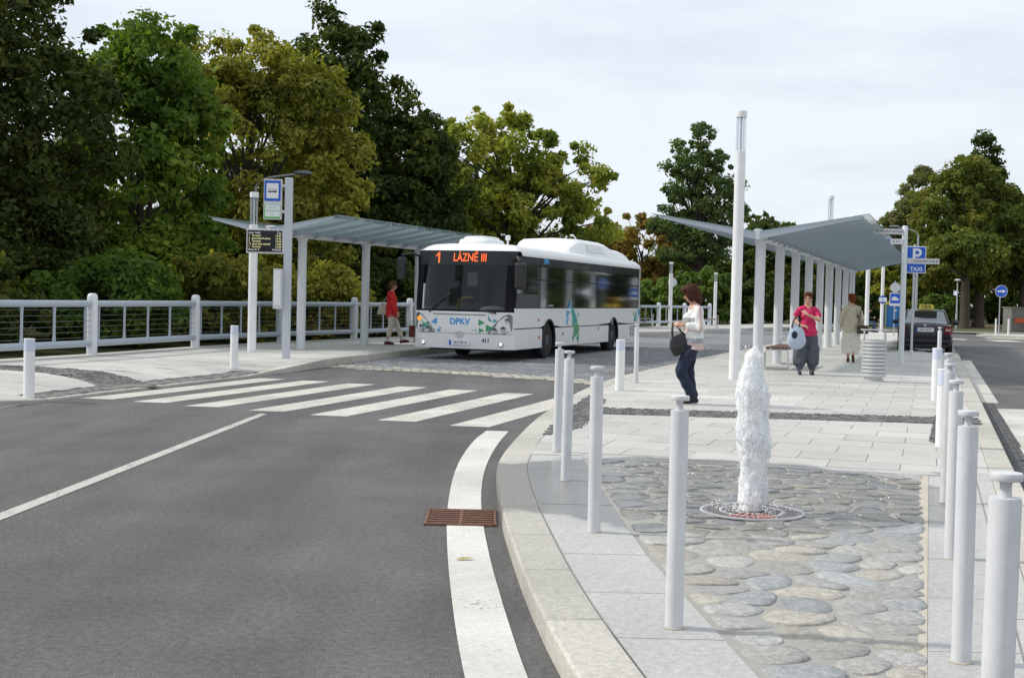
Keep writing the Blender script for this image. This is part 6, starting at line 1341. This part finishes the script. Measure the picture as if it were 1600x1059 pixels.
brn = mat('brown_leather', (.055, .032, .024), .5, var=.2, scale=20); MB().box((0, -.02, -.04), (.10, .27, .21)).build('pouch', brn, bag, 0, bevel=.03, seg=3); MB().tube([(0, .10, .06), (-.03, .06, .25), (-.06, .03, .42), (.0, .02, .54), (.06, .03, .45), (.05, .07, .2), (.03, .10, .06)], .010, 6).build('strap', brn, bag, 50)
# --- woman in the red jacket walking right on the platform
J = dict(head=(.02, 0, 1.53), turn=.05, shL=(0, .17, 1.31), elL=(-.02, .25, 1.06), wrL=(.10, .24, .86), handL=((.4, 0, -1), (0, -1, 0), .6), shR=(0, -.17, 1.31), elR=(-.02, -.25, 1.06), wrR=(.12, -.24, .85), handR=((.4, 0, -1), (0, 1, 0), .6),
         hipL=(0, .08, .85), knL=(.17, .07, .48), anL=(.30, .06, .12), hipR=(0, -.08, .85), knR=(-.02, -.08, .46), anR=(-.12, -.08, .085), ftL=(.42, .06, .10), ftR=(.01, -.085, .04))
redm, capr = cloth('red_anorak', (.70, .025, .028)), cloth('beige_capris', (.64, .57, .48), .06)
mar = cloth('maroon_shoe', (.10, .012, .03))
wear = [('jacket', redm, [([(0, 0, 1.34), (.0, 0, 1.2), (.0, 0, 1.0), (.0, 0, .86)], [.075, .135, .145, .15]), ([(0, .06, 1.0), (0, .06, .84)], [.13, .135]), ([(0, -.06, 1.0), (0, -.06, .84)], [.13, .135]), ([(0, .05, 1.325), (0, .165, 1.295), (-.02, .255, 1.06), (.08, .245, .90)], [.068, .068, .064, .056]), ([(0, -.05, 1.325), (0, -.165, 1.295), (-.02, -.255, 1.06), (.09, -.245, .90)], [.068, .068, .064, .056]), ([(-.06, -.05, 1.33), (-.06, .05, 1.33)], [.062, .062])], [((0, 0, .745), (.165, .20, .03)), ((0, 0, .80), (.155, .195, .06))], .011),
        ('trousers', capr, [([(0, .08, .83), (.17, .07, .48), (.255, .062, .26)], [.105, .075, .062]), ([(0, -.08, .83), (-.02, -.08, .46), (-.08, -.08, .24)], [.105, .075, .062])], [], .011),
        ('sock', cloth('white_sock', (.65, .6, .6)), [([(.285, .06, .16), (.30, .06, .12)], [.042, .042]), ([(-.11, -.08, .13), (-.12, -.08, .09)], [.042, .042])], [], .009),
        shoe(J['anL'], J['ftL'], mar), shoe(J['anR'], J['ftR'], mar)]
person('woman in red jacket and beige trousers walking along the left pavement', (-3.28, 35.5, .165), R(12), J, wear, 1.04, hair_brown, short)
bag = thing('shoulder_bag', 'cream shoulder bag behind the woman in the red jacket', 'bag', (-3.52, 35.62, .165+.98), R(12))
cr_ = cloth('cream_canvas', (.62, .58, .48), .06); q = MB(); q.add([(x, y, z) for z, w in ((-.17, .17), (.02, .12), (.14, .05)) for x, y in ((-w, -.05), (w, -.05), (w, .05), (-w, .05))], [(3, 2, 1, 0), (8, 9, 10, 11)] + [(r*4+i, r*4+(i+1) % 4, r*4+4+(i+1) % 4, r*4+4+i) for r in range(2) for i in range(4)]); q.build('pouch', cr_, bag, 0, bevel=.03, seg=3); MB().tube([(-.04, 0, .12), (.08, 0, .28), (.2, -.02, .42)], .012, 6).build('strap', cr_, bag, 50)
# --- person half hidden behind the bus front
J2 = dict(J); J2.update(hipL=(0, .08, .85), knL=(.03, .08, .46), anL=(.0, .08, .085), ftL=(.13, .08, .04), knR=(-.01, -.08, .46), anR=(-.06, -.08, .085), ftR=(.07, -.08, .04), wrL=(.15, .2, 1.0), wrR=(.15, -.2, 1.0), handL=((.9, -.2, .1), (0, -1, 0), .6), handR=((.9, .2, .1), (0, 1, 0), .6))
gj, bk = cloth('grey_jacket', (.17, .18, .21)), cloth('black_trousers', (.012, .012, .014))
wear = [('jacket', gj, [([(0, 0, 1.33), (.0, 0, 1.2), (.0, 0, 1.0), (.0, 0, .86)], [.07, .135, .14, .145]), ([(0, .05, 1.0), (0, .05, .82)], [.13, .135]), ([(0, -.05, 1.0), (0, -.05, .82)], [.13, .135]), ([(0, .05, 1.325), (0, .165, 1.295), (-.02, .255, 1.06), (.1, .21, 1.0)], [.066, .064, .06, .052]), ([(0, -.05, 1.325), (0, -.165, 1.295), (-.02, -.255, 1.06), (.1, -.21, 1.0)], [.066, .064, .06, .052])], [], .012),
        ('trousers', bk, [([(0, .08, .85), (.03, .08, .46), (.0, .08, .12)], [.10, .07, .06]), ([(0, -.08, .85), (-.01, -.08, .46), (-.05, -.08, .12)], [.10, .07, .06])], [], .012), shoe(J2['anL'], J2['ftL'], bk), shoe(J2['anR'], J2['ftR'], bk)]
person('person in grey jacket and black trousers half hidden behind the bus front', (-2.52, 38.0, .165), R(35), J2, wear, 1.02, hair_dark, short, vox=.011)
bag = thing('carrier_bag', 'dark red carrier bag beside the person at the bus front', 'bag', (-2.92, 38.1, .165), 0.3); MB().box((0, 0, .30), (.16, .10, .34)).build('pouch', mat('maroon_bag', (.16, .03, .03), .7), bag, 0, bevel=.015); MB().tube([(-.05, 0, .46), (-.03, 0, .60), (.03, 0, .60), (.05, 0, .46)], .008, 6).build('handle', 'dark', bag, 50)
# --- person seated far off
J3 = dict(head=(.14, 0, 1.17), nod=.3, neck=(.06, 0, 1.02), chest=(.03, 0, .86), waist=(-.02, 0, .66), pelvis=(-.05, 0, .54), shL=(.05, .17, .98), elL=(.12, .22, .74), wrL=(.34, .12, .76), handL=((1, -.2, .1), (0, -1, 0), .8), shR=(.05, -.17, .98), elR=(.12, -.22, .74), wrR=(.34, -.12, .76), handR=((1, .2, .1), (0, 1, 0), .8),
          hipL=(-.03, .09, .52), knL=(.40, .12, .50), anL=(.36, .12, .09), ftL=(.49, .12, .04), hipR=(-.03, -.09, .52), knR=(.40, -.12, .50), anR=(.42, -.12, .09), ftR=(.55, -.12, .04))
dj = cloth('dark_jacket', (.02, .022, .03)); jb = cloth('blue_jeans', (.05, .085, .16))
wear = [('jacket', dj, [([(.06, 0, 1.0), (.03, 0, .86), (-.02, 0, .66), (-.04, 0, .56)], [.08, .14, .14, .14]), ([(.05, .08, .99), (.05, .17, .98), (.12, .225, .74), (.29, .14, .76)], [.08, .075, .062, .05]), ([(.05, -.08, .99), (.05, -.17, .98), (.12, -.225, .74), (.29, -.14, .76)], [.08, .075, .062, .05])], [], .013),
        ('trousers', jb, [([(-.04, .08, .53), (.40, .12, .50), (.36, .12, .13)], [.10, .075, .06]), ([(-.04, -.08, .53), (.40, -.12, .50), (.42, -.12, .13)], [.10, .075, .06])], [], .013), shoe(J3['anL'], J3['ftL'], bk), shoe(J3['anR'], J3['ftR'], bk)]
person('seated person in dark jacket and jeans on the far bench by the blue cabin', (18.6, 68.85, PZ), R(-8), J3, wear, 1.0, hair_dark, short, vox=.012)
